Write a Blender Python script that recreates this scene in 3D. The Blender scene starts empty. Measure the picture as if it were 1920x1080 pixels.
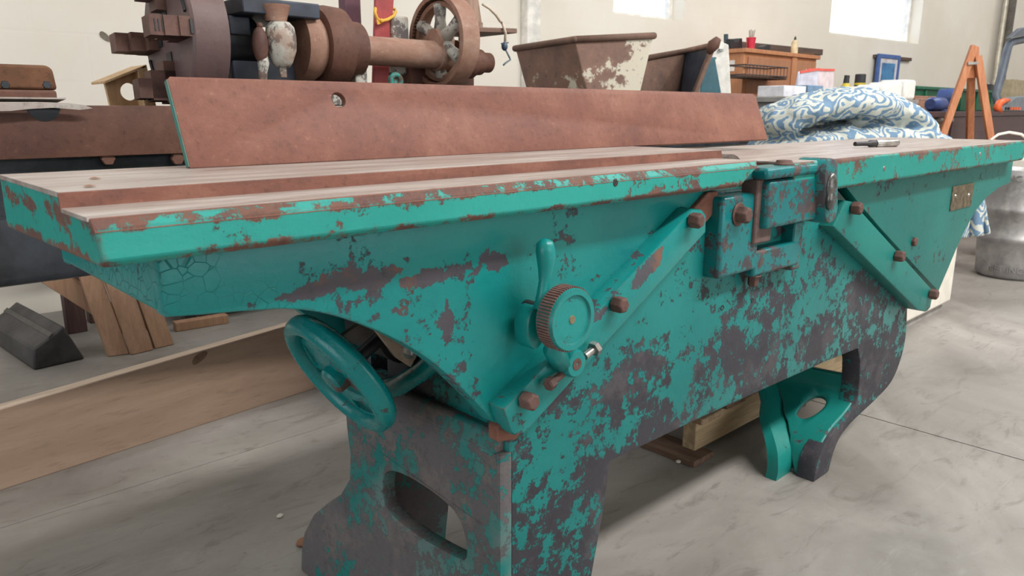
import bpy, bmesh, math, random
from mathutils import Vector, Matrix, noise as mnoise
random.seed(7)
D = bpy.data; SC = bpy.context.scene; COL = SC.collection

# ------------------------------------------------------------------ camera
EYE = 0.92
VPX, VPY, HOR = 2500.0, -400.0, 208.0
FPX = math.sqrt((VPX-960)*(960-VPY)-(540-HOR)**2)
PITCH = math.atan((540-HOR)/FPX); LH = FPX/math.cos(PITCH)
AZ = math.atan((VPX-960)/LH)
HD = Vector((math.cos(AZ), math.sin(AZ), 0)); RT = Vector((math.sin(AZ), -math.cos(AZ), 0)); ZZ = Vector((0, 0, 1))
FW = HD*math.cos(PITCH)-ZZ*math.sin(PITCH); UP = HD*math.sin(PITCH)+ZZ*math.cos(PITCH)
cam_d = D.cameras.new('camera'); cam = D.objects.new('camera', cam_d); COL.objects.link(cam)
cam.matrix_world = Matrix((( RT.x, UP.x, -FW.x, 0), (RT.y, UP.y, -FW.y, 0), (RT.z, UP.z, -FW.z, EYE), (0, 0, 0, 1)))
cam_d.sensor_width = 36.0; cam_d.lens = 36.0*FPX/1920.0; cam_d.clip_start = 0.02
cam_d.dof.use_dof = True; cam_d.dof.focus_distance = 1.35; cam_d.dof.aperture_fstop = 11.0
SC.camera = cam

# ------------------------------------------------------------------ world, daylight, exposure
w = D.worlds.new('sky'); SC.world = w; w.use_nodes = True
bg = w.node_tree.nodes['Background']; bg.inputs[0].default_value = (0.86, 0.93, 1.0, 1); bg.inputs[1].default_value = 4.0
SC.view_settings.view_transform = 'Standard'; SC.view_settings.look = 'None'
SC.view_settings.gamma = 1.0; SC.view_settings.use_curve_mapping = False
SC.view_settings.exposure = -0.78
def area(name, loc, aim, sx, sy, power, col):
    l = D.lights.new(name, 'AREA'); l.shape = 'RECTANGLE'; l.size = sx; l.size_y = sy; l.energy = power; l.color = col
    o = D.objects.new(name, l); COL.objects.link(o); o.location = loc
    o.rotation_euler = (Vector(aim)-Vector(loc)).to_track_quat('-Z', 'Y').to_euler()
    return o
CEIL = 4.6
# daylight by the front roof light and two open doorways, plus three added fills
area('roof_light_front', (3.5, -1.9, CEIL-.03), (3.5, -1.9, 0), 6.0, .5, 820, (1, .98, .95))
area('fill_light_middle', (5.2, 1.2, CEIL-.03), (5.2, 1.2, 0), 4.0, .9, 45, (1, .98, .95))  # unseen lamp added for the general brightness of the walls
area('fill_light_back', (0.4, 2.9, CEIL-.03), (0.4, 2.9, 0), 4.5, .8, 30, (1, .97, .93))  # added lamp, keeps the left part of the wall bright
area('fill_light_far', (10.5, 0.4, CEIL-.03), (10.5, 0.4, 0), 5.0, 1.4, 165, (1, .98, .95))  # added lamp, lifts the dim wall at the right
area('doorway_daylight_side', (-4.4, 1.0, 1.6), (0, 1.0, 1.6), 3.4, 3.0, 45, (.80, .90, 1))
area('doorway_daylight_front', (1.5, -5.4, 1.6), (1.5, 0, 1.6), 4.0, 3.0, 40, (.93, .96, 1))

# ------------------------------------------------------------------ pixel -> place helpers
def ray(x, y): return RT*(x-960)+UP*(540-y)+FW*FPX
E0 = Vector((0, 0, EYE))
def oy(x, y, Y): d = ray(x, y); return E0+d*(Y/d.y)
def ox(x, y, X): d = ray(x, y); return E0+d*(X/d.x)
def oz(x, y, Z): d = ray(x, y); return E0+d*((Z-EYE)/d.z)
def at(x, y, s): d = ray(x, y); return E0+d*(s/d.dot(HD))
def opl(x, y, p, n): d = ray(x, y); return E0+d*((Vector(p)-E0).dot(n)/d.dot(n))

# ------------------------------------------------------------------ materials
def lin(c):
    return tuple(((v/255)/12.92 if v/255 <= .04045 else ((v/255+.055)/1.055)**2.4) for v in c)+(1,)
class NT:
    def __init__(s, name):
        s.m = D.materials.new(name); s.m.use_nodes = True; s.t = s.m.node_tree; s.n = s.t.nodes; s.l = s.t.links
        s.b = s.n['Principled BSDF']; s.out = s.n['Material Output']
    def add(s, typ, **k):
        n = s.n.new(typ)
        for a, v in k.items():
            if a.startswith('i_'):
                key = a[2:]; key = int(key) if key.isdigit() else key.replace('_', ' ')
                s.put(n.inputs[key], v)
            else: setattr(n, a, v)
        return n
    def put(s, inp, v):
        if hasattr(v, 'is_output'): s.l.new(v, inp)
        else: inp.default_value = v
    def math(s, op, a, b=0.0, clamp=False):
        n = s.n.new('ShaderNodeMath'); n.operation = op; n.use_clamp = clamp; s.put(n.inputs[0], a); s.put(n.inputs[1], b); return n.outputs[0]
    def mix(s, f, a, b):
        n = s.n.new('ShaderNodeMix'); n.data_type = 'RGBA'; s.put(n.inputs[0], f); s.put(n.inputs[6], a); s.put(n.inputs[7], b); return n.outputs[2]
    def ramp(s, f, stops, const=False):
        n = s.n.new('ShaderNodeValToRGB'); cr = n.color_ramp
        if const: cr.interpolation = 'CONSTANT'
        while len(cr.elements) < len(stops): cr.elements.new(.5)
        for e, (p, c) in zip(cr.elements, stops): e.position = p; e.color = c if len(c) == 4 else tuple(c)+(1,)
        s.put(n.inputs[0], f); return n.outputs[0]
    def step(s, f, lo, hi):
        n = s.n.new('ShaderNodeMapRange'); n.interpolation_type = 'SMOOTHSTEP'; s.put(n.inputs[0], f); s.put(n.inputs[1], lo); s.put(n.inputs[2], hi); return n.outputs[0]
    def co(s, scale=(1, 1, 1), rot=(0, 0, 0), loc=(0, 0, 0)):
        t = s.n.new('ShaderNodeTexCoord'); mp = s.n.new('ShaderNodeMapping'); s.l.new(t.outputs['Object'], mp.inputs[0])
        mp.inputs[1].default_value = loc; mp.inputs[2].default_value = rot; mp.inputs[3].default_value = scale; return mp.outputs[0]
    def noise(s, co, scale, detail=5, rough=.6, dist=0):
        n = s.n.new('ShaderNodeTexNoise'); s.l.new(co, n.inputs['Vector']); n.inputs['Scale'].default_value = scale
        n.inputs['Detail'].default_value = detail; n.inputs['Roughness'].default_value = rough; n.inputs['Distortion'].default_value = dist; return n.outputs[0]
    def bump(s, h, strength=.3, dist=.01):
        n = s.n.new('ShaderNodeBump'); s.put(n.inputs['Height'], h); n.inputs['Strength'].default_value = strength; n.inputs['Distance'].default_value = dist
        s.l.new(n.outputs[0], s.b.inputs['Normal'])
    def fin(s, col, rough=.6, metal=0.0, spec=.5):
        s.put(s.b.inputs['Base Color'], col); s.put(s.b.inputs['Roughness'], rough); s.put(s.b.inputs['Metallic'], metal)
        s.b.inputs['Specular IOR Level'].default_value = spec; return s.m
MC = {}
def plain(name, rgb, rough=.6, metal=0.0, var=.06, scale=14, bump=.0, spec=.5):
    if name in MC: return MC[name]
    t = NT(name); c = t.co(); n = t.noise(c, scale, 6)
    a = lin(tuple(max(0, v*(1-var*1.6)) for v in rgb)); b = lin(tuple(min(255, v*(1+var)) for v in rgb))
    col = t.mix(t.step(n, .3, .7), a, b)
    if bump: t.bump(t.noise(c, scale*5, 4), bump, .004)
    MC[name] = t.fin(col, rough, metal, spec); return MC[name]
def rust(name, c1, c2, c3, scale=8, rough=.75, fine=60, pits=.5, streak=None, spec=.35):
    if name in MC: return MC[name]
    dz_ = lambda q: tuple((v_*.99+sum(q)/3*.01)*.87 for v_ in q); c1, c2, c3 = dz_(c1), dz_(c2), dz_(c3)
    t = NT(name); c = t.co(streak or (1, 1, 1)); n = t.noise(c, scale, 8, .65, .3); f = t.noise(t.co(), fine, 5, .7)
    col = t.ramp(n, [(.3, lin(c1)), (.52, lin(c2)), (.72, lin(c3))])
    col = t.mix(t.math('MULTIPLY', t.step(f, .5, .75), pits), col, lin(tuple(v*.45 for v in c1)))
    col = t.mix(t.math('MULTIPLY', t.step(f, .42, .25), .35), col, lin(tuple(min(255, v*1.25) for v in c3)))
    t.bump(f, .25, .004); MC[name] = t.fin(col, rough, 0.0, spec); return MC[name]
# chipped paint: teal over grey primer / rust; patches = bare spots (cx, cz, half length, half height, angle) on the front
def paint(name, teal, teal2, wear, bare1, bare2, patches=(), lowz=None, rough=.32, edge=.5, big=7.0, fine=38.0, org=(0, 0, 0), crackle=0.0, dust=None, stretch=(1, 1, 1), rbias=.5, bands=()):
    t = NT(name); c = t.co(); n1 = t.noise(t.co(stretch), big, 7, .62, .25); n2 = t.noise(c, fine, 9, .78)
    n3 = t.noise(c, 3.1, 4, .6)
    v = t.math('ADD', t.math('MULTIPLY', t.math('SUBTRACT', n1, .5), 1.05), t.math('ADD', t.math('MULTIPLY', t.math('SUBTRACT', n2, .5), 1.35), .5))
    geo = t.n.new('ShaderNodeNewGeometry'); sep = t.n.new('ShaderNodeSeparateXYZ'); t.l.new(c, sep.inputs[0])
    if lowz:      # paint rubbed off towards the shavings side at the bottom of the casting
        z0, z1, amt = lowz
        g = t.n.new('ShaderNodeMapRange'); t.put(g.inputs[0], sep.outputs[2]); g.inputs[1].default_value = z1; g.inputs[2].default_value = z0
        g.inputs[3].default_value = 0; g.inputs[4].default_value = amt
        v = t.math('ADD', v, g.outputs[0])
    if edge:
        bv = t.n.new('ShaderNodeBevel'); bv.samples = 4; bv.inputs[0].default_value = .011
        dp = t.n.new('ShaderNodeVectorMath'); dp.operation = 'DOT_PRODUCT'; t.l.new(bv.outputs[0], dp.inputs[0]); t.l.new(geo.outputs['Normal'], dp.inputs[1])
        e = t.math('SUBTRACT', 1.0, dp.outputs['Value'])
        v = t.math('ADD', v, t.math('MULTIPLY', e, edge, True))
    for (zc_, hw, amt) in bands:      # paint knocked off along an edge
        v = t.math('ADD', v, t.math('MULTIPLY', t.step(t.math('ABSOLUTE', t.math('SUBTRACT', sep.outputs[2], zc_)), hw, hw*.15), amt))
    for (cx, cz, hl, hh, ang) in patches:
        mp = t.n.new('ShaderNodeMapping'); mp.vector_type = 'TEXTURE'
        wob = t.n.new('ShaderNodeVectorMath'); wob.operation = 'MULTIPLY_ADD'
        nn = t.n.new('ShaderNodeTexNoise'); t.l.new(c, nn.inputs['Vector']); nn.inputs['Scale'].default_value = 48; nn.inputs['Detail'].default_value = 6; nn.inputs['Roughness'].default_value = .7
        t.l.new(nn.outputs['Color'], wob.inputs[0]); wob.inputs[1].default_value = (.05, 0, .05); t.l.new(c, wob.inputs[2])
        t.l.new(wob.outputs[0], mp.inputs[0]); mp.inputs[1].default_value = (cx-org[0]+.025, 0, cz-org[2]+.025); mp.inputs[2].default_value = (0, -ang, 0); mp.inputs[3].default_value = (hl, 1e3, hh)
        ln = t.n.new('ShaderNodeVectorMath'); ln.operation = 'LENGTH'; t.l.new(mp.outputs[0], ln.inputs[0])
        v = t.math('ADD', v, t.math('MULTIPLY', t.step(ln.outputs['Value'], 1.08, .92), .5))
    th = wear
    mask = t.step(v, th-.012, th+.012)
    tcol = t.mix(t.step(n3, .35, .65), lin(teal), lin(teal2))
    tcol = t.mix(t.math('MULTIPLY', t.step(n2, .6, .75), .3), tcol, lin(tuple(x*.7 for x in teal)))
    if dust: tcol = t.mix(t.math('MULTIPLY', t.step(t.noise(c, 4.3, 5), .45, .62), .55), tcol, lin(dust))
    bcol = t.mix(t.step(t.noise(c, 11, 5, .7), rbias, rbias+.12), lin(bare1), lin(bare2))
    bcol = t.mix(t.math('MULTIPLY', t.step(n2, .52, .68), .45), bcol, lin(tuple(x*.55 for x in bare1)))
    col = t.mix(mask, tcol, bcol)
    h = t.math('SUBTRACT', t.math('MULTIPLY', t.noise(c, 55, 4), .25), t.math('MULTIPLY', mask, .5))
    if crackle:
        vo = t.n.new('ShaderNodeTexVoronoi'); vo.feature = 'DISTANCE_TO_EDGE'; vo.inputs['Scale'].default_value = 70; t.l.new(c, vo.inputs['Vector'])
        crk = t.math('MULTIPLY', t.step(vo.outputs['Distance'], .035, .0), t.step(n3, .45, .6))
        xm = t.n.new('ShaderNodeMapRange'); t.put(xm.inputs[0], sep.outputs[0]); xm.inputs[1].default_value = .52-org[0]; xm.inputs[2].default_value = .34-org[0]
        crk = t.math('MULTIPLY', crk, xm.outputs[0])
        col = t.mix(t.math('MULTIPLY', crk, crackle), col, lin((30, 62, 62))); h = t.math('SUBTRACT', h, t.math('MULTIPLY', crk, .4))
    t.bump(h, .6, .006)
    r = t.math('ADD', rough, t.math('ADD', t.math('MULTIPLY', mask, .32), t.math('MULTIPLY', n2, .1)))
    return t.fin(col, r, 0.0, .4)
def wood(name, c1, c2, axis=0, scale=5, rough=.65):
    if name in MC: return MC[name]
    t = NT(name); sc = [9.0, 9.0, 9.0]; sc[axis] = .7
    n = t.noise(t.co(tuple(sc)), scale, 6, .6, .6); f = t.noise(t.co(tuple(v*5 for v in sc)), scale, 4)
    col = t.mix(t.step(n, .35, .68), lin(c1), lin(c2)); col = t.mix(t.math('MULTIPLY', t.step(f, .55, .7), .35), col, lin(tuple(v*.72 for v in c1)))
    t.bump(f, .15, .002); MC[name] = t.fin(col, rough); return MC[name]

# ------------------------------------------------------------------ mesh builder
class MB:
    def __init__(s): s.v = []; s.f = []
    def poly(s, vs, fs):
        o = len(s.v); s.v += [Vector(q) for q in vs]; s.f += [tuple(i+o for i in q) for q in fs]; return s
    def box(s, a, b):
        x0, x1 = sorted((a[0], b[0])); y0, y1 = sorted((a[1], b[1])); z0, z1 = sorted((a[2], b[2]))
        return s.hexa([(x0, y0, z0), (x1, y0, z0), (x1, y1, z0), (x0, y1, z0), (x0, y0, z1), (x1, y0, z1), (x1, y1, z1), (x0, y1, z1)])
    def hexa(s, q): return s.poly(q, [(3, 2, 1, 0), (4, 5, 6, 7), (0, 1, 5, 4), (1, 2, 6, 5), (2, 3, 7, 6), (3, 0, 4, 7)])
    def bar(s, p, q, wx, wy, up=(0, 0, 1)):        # rectangular bar from p to q
        p = Vector(p); q = Vector(q); d = (q-p).normalized(); u = Vector(up)
        a = d.cross(u)
        if a.length < 1e-4: a = d.cross(Vector((1, 0, 0)))
        a.normalize(); b = a.cross(d).normalized(); a = a*wx/2; b = b*wy/2
        return s.hexa([p-a-b, p+a-b, p+a+b, p-a+b, q-a-b, q+a-b, q+a+b, q-a+b][0:4]+[q-a-b, q+a-b, q+a+b, q-a+b])
    def lathe(s, o, axis, prof, n=32, ref=None, a0=0, a1=2*math.pi):   # prof: (distance along axis, radius)
        o = Vector(o); d = Vector(axis).normalized(); u = d.cross(Vector(ref) if ref else (Vector((0, 0, 1)) if abs(d.z) < .9 else Vector((1, 0, 0)))).normalized(); w_ = d.cross(u)
        full = abs(a1-a0-2*math.pi) < 1e-6; m = n if full else n+1; vs = []
        for (h, r) in prof:
            for i in range(m):
                a = a0+(a1-a0)*i/n; vs.append(o+d*h+(u*math.cos(a)+w_*math.sin(a))*r)
        fs = []
        for k in range(len(prof)-1):
            for i in range(n):
                j = (i+1) % m; fs.append((k*m+i, k*m+j, (k+1)*m+j, (k+1)*m+i))
        if full and prof[0][1] > 1e-6 and prof[0] != prof[-1]: fs.append(tuple(range(m-1, -1, -1)))
        if full and prof[-1][1] > 1e-6 and prof[0] != prof[-1]: fs.append(tuple((len(prof)-1)*m+i for i in range(m)))
        return s.poly(vs, fs)
    def cyl(s, p, q, r, r2=None, n=24): p = Vector(p); q = Vector(q); return s.lathe(p, q-p, [(0, r), ((q-p).length, r if r2 is None else r2)], n)
    def tube(s, pts, r, n=10, taper=None):
        pts = [Vector(p) for p in pts]; m = len(pts); vs = []; prev = None
        for i, p in enumerate(pts):
            d = (pts[min(i+1, m-1)]-pts[max(i-1, 0)]).normalized()
            if prev is None: u = d.cross(Vector((0, 0, 1)) if abs(d.z) < .9 else Vector((1, 0, 0))).normalized()
            else: u = (prev-d*prev.dot(d)).normalized()
            prev = u; w_ = d.cross(u); rr = r if taper is None else taper[i]
            for k in range(n): a = 2*math.pi*k/n; vs.append(p+(u*math.cos(a)+w_*math.sin(a))*rr)
        fs = [(i*n+k, i*n+(k+1) % n, (i+1)*n+(k+1) % n, (i+1)*n+k) for i in range(m-1) for k in range(n)]
        fs += [tuple(range(n-1, -1, -1)), tuple((m-1)*n+k for k in range(n))]
        return s.poly(vs, fs)
    def prism(s, outline, vec):            # outline: 3D points of a flat polygon, vec: extrusion
        o = [Vector(p) for p in outline]; n = len(o); vec = Vector(vec)
        return s.poly(o+[p+vec for p in o], [tuple(range(n-1, -1, -1)), tuple(range(n, 2*n))]+[(i, (i+1) % n, n+(i+1) % n, n+i) for i in range(n)])
    def ball(s, c, r, nu=20, nv=12, m=None):
        c = Vector(c); r = Vector(r) if hasattr(r, '__len__') else Vector((r, r, r)); vs = []; fs = []
        for j in range(nv+1):
            th = math.pi*j/nv
            for i in range(nu):
                a = 2*math.pi*i/nu; p = Vector((r.x*math.sin(th)*math.cos(a), r.y*math.sin(th)*math.sin(a), r.z*math.cos(th)))
                vs.append(c+(m @ p if m else p))
        for j in range(nv):
            for i in range(nu): fs.append((j*nu+i, (j+1)*nu+i, (j+1)*nu+(i+1) % nu, j*nu+(i+1) % nu))
        return s.poly(vs, fs)
    def plate(s, outline, holes, to3, t, bev=0.0):   # flat plate with holes; outline in 2D, to3(u, v, w) -> place, thickness t along w
        cu = D.curves.new('tmp', 'CURVE'); cu.dimensions = '2D'; cu.fill_mode = 'BOTH'; cu.extrude = t/2-bev; cu.bevel_depth = bev; cu.offset = -bev; cu.bevel_resolution = 1
        for lp in [outline]+list(holes):
            sp = cu.splines.new('POLY'); sp.points.add(len(lp)-1); sp.use_cyclic_u = True
            for p, q in zip(sp.points, lp): p.co = (q[0], q[1], 0, 1)
        ob = D.objects.new('tmp', cu); me = ob.to_mesh()
        vs = [to3(v.co.x, v.co.y, v.co.z+t/2) for v in me.vertices]; fs = [tuple(p.vertices) for p in me.polygons]
        ob.to_mesh_clear(); D.objects.remove(ob); D.curves.remove(cu)
        return s.poly(vs, fs)
    def obj(s, name, mat, parent=None, bevel=0.0, smooth=35, seg=2, org=None, kind=None):
        root = parent
        while root is not None and root.parent is not None: root = root.parent
        if org is None: org = root.location.copy() if root is not None else Vector((0, 0, 0))
        org = Vector(org)
        me = D.meshes.new(name); me.from_pydata([tuple(v-org) for v in s.v], [], s.f)
        bm = bmesh.new(); bm.from_mesh(me); bmesh.ops.remove_doubles(bm, verts=bm.verts, dist=1e-5); bmesh.ops.recalc_face_normals(bm, faces=bm.faces); bm.to_mesh(me); bm.free()
        me.materials.append(mat)
        for p in me.polygons: p.use_smooth = True
        me.set_sharp_from_angle(angle=math.radians(smooth))
        o = D.objects.new(name, me); COL.objects.link(o)
        if parent is None: o.location = org
        else: o.parent = parent
        if bevel:
            b = o.modifiers.new('bevel', 'BEVEL'); b.width = bevel; b.segments = seg; b.limit_method = 'ANGLE'; b.angle_limit = math.radians(38); b.use_clamp_overlap = True
        if kind: o['kind'] = kind
        return o
def tag(o, label, cat, group=None):
    o['label'] = label; o['category'] = cat
    if group: o['group'] = group
    return o
def thing(name, loc, label, cat, group=None):
    o = D.objects.new(name, None); COL.objects.link(o); o.location = loc; o.empty_display_size = .05; return tag(o, label, cat, group)
def hexbolt(m, c, n, r, h, rot=.3, washer=0):
    c = Vector(c); n = Vector(n).normalized(); ref = Vector((math.sin(rot), 0, math.cos(rot))) if abs(n.y) > .7 else Vector((0, math.sin(rot), math.cos(rot)))
    if abs(n.z) > .7: ref = Vector((math.cos(rot), math.sin(rot), 0))
    if washer: m.lathe(c, n, [(0, washer), (.003, washer)], 20); c = c+n*.003
    m.lathe(c, n, [(-.004, r), (h*.75, r), (h, r*.78)], 6, ref)
def arc(c, r, a0, a1, n): return [(c[0]+r*math.cos(math.radians(a0+(a1-a0)*i/n)), c[1]+r*math.sin(math.radians(a0+(a1-a0)*i/n))) for i in range(n+1)]
def smooth_loop(pts, it=2):
    for _ in range(it):
        q = []
        for i in range(len(pts)):
            a = pts[i]; b = pts[(i+1) % len(pts)]
            q += [(a[0]*.75+b[0]*.25, a[1]*.75+b[1]*.25), (a[0]*.25+b[0]*.75, a[1]*.25+b[1]*.75)]
        pts = q
    return pts
XZ = lambda Y: (lambda u, v, w_: Vector((u, Y+w_, v)))      # plate standing along X, thickness to +Y
YZ = lambda X: (lambda u, v, w_: Vector((X+w_, u, v)))
# ================================================================== the setting
def struct(o): o['kind'] = 'structure'; return o
t = NT('concrete'); c = t.co(); n = t.noise(c, 1.6, 8, .62, .8); n2 = t.noise(t.co((1, 3, 1), (0, 0, .5)), 5, 8, .7, 1.2); n3 = t.noise(c, 70, 3)
col = t.ramp(n, [(.3, lin((114, 109, 103))), (.5, lin((138, 133, 127))), (.7, lin((158, 153, 147)))])
col = t.mix(t.math('MULTIPLY', t.step(n2, .52, .68), .5), col, lin((98, 92, 86)))
col = t.mix(t.math('MULTIPLY', t.step(n2, .44, .3), .16), col, lin((178, 174, 169)))
col = t.mix(t.math('MULTIPLY', t.step(n3, .66, .74), .4), col, lin((88, 80, 72)))
t.bump(n2, .08, .003); M_CONC = t.fin(col, t.math('ADD', .34, t.math('MULTIPLY', n, .3)), 0, .5)
M_JOINT = plain('joint_dust', (96, 88, 80), .9)
t = NT('wall_paint'); c = t.co(); n = t.noise(c, .8, 6); n2 = t.noise(c, 22, 5)
col = t.mix(t.step(n, .35, .65), lin((224, 216, 203)), lin((232, 226, 215)))
col = t.mix(t.math('MULTIPLY', t.step(n2, .68, .76), .25), col, lin((190, 180, 165)))
bk = t.add('ShaderNodeTexBrick'); bk.inputs['Scale'].default_value = 1; bk.inputs['Mortar Size'].default_value = .008; bk.inputs['Brick Width'].default_value = .42; bk.inputs['Row Height'].default_value = .21
mp = t.co((1, 1, 1), (math.pi/2, 0, 0)); t.l.new(mp, bk.inputs['Vector']); bk.inputs['Mortar Smooth'].default_value = .6
t.bump(bk.outputs['Fac'], .08, -.006); M_WALL = t.fin(col, .75, 0, .3)
M_WHITE = plain('white_paint', (232, 228, 220), .55)
M_CEIL = plain('ceiling_sheet', (226, 224, 218), .6)
fl = struct(MB().box((-4.7, -5.7, -.12), (15.7, 4.8, -.008)).obj('floor', M_JOINT))
xs = [-4.7, -1.71, 2.29, 6.29, 10.29, 15.7]; ys = [-5.7, -2.09, 1.91, 4.8]
for i in range(len(xs)-1):
    for j in range(len(ys)-1):
        g = .0025
        MB().box((xs[i]+g, ys[j]+g, -.02), (xs[i+1]-g, ys[j+1]-g, 0)).obj('slab', M_CONC, fl)
# wall with the windows, a few degrees off the machine's line
WA = math.atan(.07); WO = Vector((1, 3.95, 0)); WU = Vector((math.cos(WA), -math.sin(WA), 0)); WN = Vector((math.sin(WA), math.cos(WA), 0))
def onw(x, y, off=0.0): return opl(x, y, WO-WN*off, WN)
def wt(p): return (Vector(p)-WO).dot(WU)
WALL3 = lambda off: (lambda u, v, w_: WO+WU*u+WN*(off+w_)+ZZ*v)
wins = []
for (xa, ya, xb, yb, h) in ((1150, 28, 1282, 38, 1.1), (1555, 62, 1722, 83, 1.6)):
    a = onw(xa, ya); b = onw(xb, yb); wins.append((wt(a), wt(b), (a.z+b.z)/2, (a.z+b.z)/2+h))
rect = lambda u0, v0, u1, v1: [(u0, v0), (u1, v0), (u1, v1), (u0, v1)]
wb = MB().plate(rect(-5.8, 0, 14.8, CEIL), [rect(a, z0, b, z1) for a, b, z0, z1 in wins], WALL3(0), .2)
wall = struct(wb.obj('wall_back', M_WALL))
t = NT('window_glass'); tr = t.add('ShaderNodeBsdfTransparent'); tr.inputs[0].default_value = (.97, .98, 1, 1); gl = t.add('ShaderNodeBsdfGlossy'); gl.inputs['Roughness'].default_value = .05
mx = t.n.new('ShaderNodeMixShader'); mx.inputs[0].default_value = .06; t.l.new(tr.outputs[0], mx.inputs[1]); t.l.new(gl.outputs[0], mx.inputs[2]); t.l.new(mx.outputs[0], t.out.inputs[0]); M_PANE = t.m
for k, (a, b, z0, z1) in enumerate(wins):
    fr = MB()
    f3 = WALL3(.12); e = .035
    fr.plate(rect(a, z0, b, z1), [rect(a+e, z0+e, b-e, z1-e)], f3, .05)
    wo = struct(fr.obj('window_%d' % (k+1), M_WHITE))
    MB().plate(rect(a+e, z0+e, b-e, z1-e), [], WALL3(.14), .006).obj('pane', M_PANE, wo)
# pilaster in the wall and a bit of knocked-out render
a = wt(onw(976, 80)); b = wt(onw(1001, 80))
struct(MB().plate(rect(a, 0, b, CEIL), [], WALL3(-.07), .069).obj('trim_1', M_WHITE, None, .006))
p = onw(195, 69); u = wt(p)
MB().plate(smooth_loop([(u-.012, p.z+.028), (u+.016, p.z+.012), (u+.03, p.z-.022), (u+.006, p.z-.018), (u-.02, p.z+.004)], 1), [], WALL3(-.004), .004).obj('render_chip', plain('chip_grey', (120, 112, 98), .9), wall)
struct(MB().plate(rect(-5.7, 0, 4.6, CEIL), [rect(-.8, 0.02, 2.8, 3.2)], lambda u, v, w_: Vector((-4.5-w_, u, v)), .2).obj('wall_left', M_WALL))
struct(MB().plate(rect(-4.5, 0, 15.5, CEIL), [rect(-.6, 0.02, 3.6, 3.2)], lambda u, v, w_: Vector((u, -5.5-w_, v)), .2).obj('wall_front', M_WALL))
struct(MB().plate(rect(-5.7, 0, 4.6, CEIL), [], lambda u, v, w_: Vector((15.5+w_, u, v)), .2).obj('wall_right', M_WALL))
struct(MB().plate(rect(-4.7, -5.7, 15.7, 4.8), [rect(.5, -2.15, 6.5, -1.65), rect(3.2, .75, 7.2, 1.65), rect(-1.85, 2.5, 2.65, 3.3), rect(8, -.3, 13, 1.1)], lambda u, v, w_: Vector((u, v, CEIL+w_)), .1).obj('ceiling', M_CEIL))  # three of the openings only serve the added fill lights

# ================================================================== the jointer
JR = Vector((1.3, .95, 0)); Y0 = .747; Y1 = .692
jt = thing('jointer', JR, 'long cast iron jointer with chipped teal paint and rusty fence', 'machine')
TEAL = (10, 120, 119); TEAL2 = (20, 133, 129); PRIM = (76, 72, 78); RST = (104, 74, 64)
P_CAST = paint('teal_casting', TEAL, TEAL2, .685, PRIM, RST, org=JR, crackle=.7, edge=.5, big=6, fine=46, rbias=.56, patches=[
    (oy(610, 535, Y0).x, oy(610, 535, Y0).z, .058, .010, math.radians(6)), (oy(700, 520, Y0).x, oy(700, 520, Y0).z, .040, .013, math.radians(6)), (oy(655, 512, Y0).x, oy(655, 512, Y0).z, .013, .014, 0),
    (oy(790, 525, Y0).x, oy(790, 525, Y0).z, .030, .011, math.radians(10)), (oy(850, 510, Y0).x, oy(850, 510, Y0).z, .028, .008, math.radians(15)), (oy(900, 490, Y0).x, oy(900, 490, Y0).z, .026, .006, math.radians(45)),
    (oy(930, 490, Y0).x, oy(930, 490, Y0).z, .022, .010, math.radians(-5)), (oy(835, 605, Y0).x, oy(835, 605, Y0).z, .011, .026, 0), (oy(745, 585, Y0).x, oy(745, 585, Y0).z, .010, .006, 0)])
P_LIP = paint('teal_table_edge', (24, 140, 130), (36, 150, 139), .615, (98, 70, 64), (112, 78, 66), org=JR, edge=1.3, big=11, fine=34, rough=.42, rbias=.44, stretch=(.7, 1, 1.1), bands=((.789, .012, .16), (.826, .012, .15)))
P_LIPO = paint('teal_outfeed_edge', (22, 132, 122), (34, 142, 131), .625, (100, 74, 66), (114, 84, 72), org=JR, edge=1.0, big=9, fine=34, rough=.42, rbias=.44, stretch=(.7, 1, 1.1), bands=((.757, .010, .13), (.822, .013, .15)))
P_BODY = paint('teal_body', (8, 106, 104), (18, 118, 114), .64, (54, 52, 58), (72, 67, 71), org=JR, lowz=(.30, .74, .21), edge=.3, big=6.5, fine=36, patches=[], stretch=(.8, 1, 1.2))
P_LEG = paint('teal_leg', (10, 104, 100), (20, 116, 110), .455, (92, 88, 89), (106, 99, 97), org=JR, edge=-.35, big=6, fine=30, rough=.5, dust=(112, 112, 110))
P_GIB = paint('teal_gib', (10, 118, 116), (20, 130, 126), .74, (72, 70, 76), (112, 80, 68), org=JR, edge=.5, big=12, fine=40, rough=.26, patches=[
    (oy(1220, 505, Y0-.04).x, oy(1220, 505, Y0-.04).z, .045, .013, math.radians(33)), (oy(1130, 590, Y0-.04).x, oy(1130, 590, Y0-.04).z, .02, .008, math.radians(30))])
P_BRK = paint('teal_bracket', (8, 106, 110), (16, 116, 117), .575, (70, 66, 70), (96, 76, 70), org=JR, edge=1.3, big=13, fine=46, rough=.25)
P_OUT = paint('teal_far_casting', (10, 108, 102), (18, 118, 110), .70, PRIM, RST, org=JR, edge=.25, big=9, fine=40, rough=.4)
P_WHEEL = paint('teal_wheel', (6, 114, 114), (14, 124, 122), .71, (98, 68, 62), (84, 72, 70), org=JR, edge=.15, big=14, fine=50, rough=.22)
M_FENCE = rust('fence_rust', (124, 78, 66), (146, 94, 78), (168, 116, 96), 6, .6, 90, .35)
M_STEP = rust('step_rust', (110, 72, 62), (138, 88, 72), (162, 110, 90), 12, .7, 80, .45, (.6, 1, 2))
M_BOLT = rust('bolt_rust', (92, 68, 63), (112, 82, 74), (132, 100, 90), 40, .7, 120, .4)
M_DKSTEEL = plain('dark_steel', (52, 50, 52), .5, .3, .15)
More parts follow.
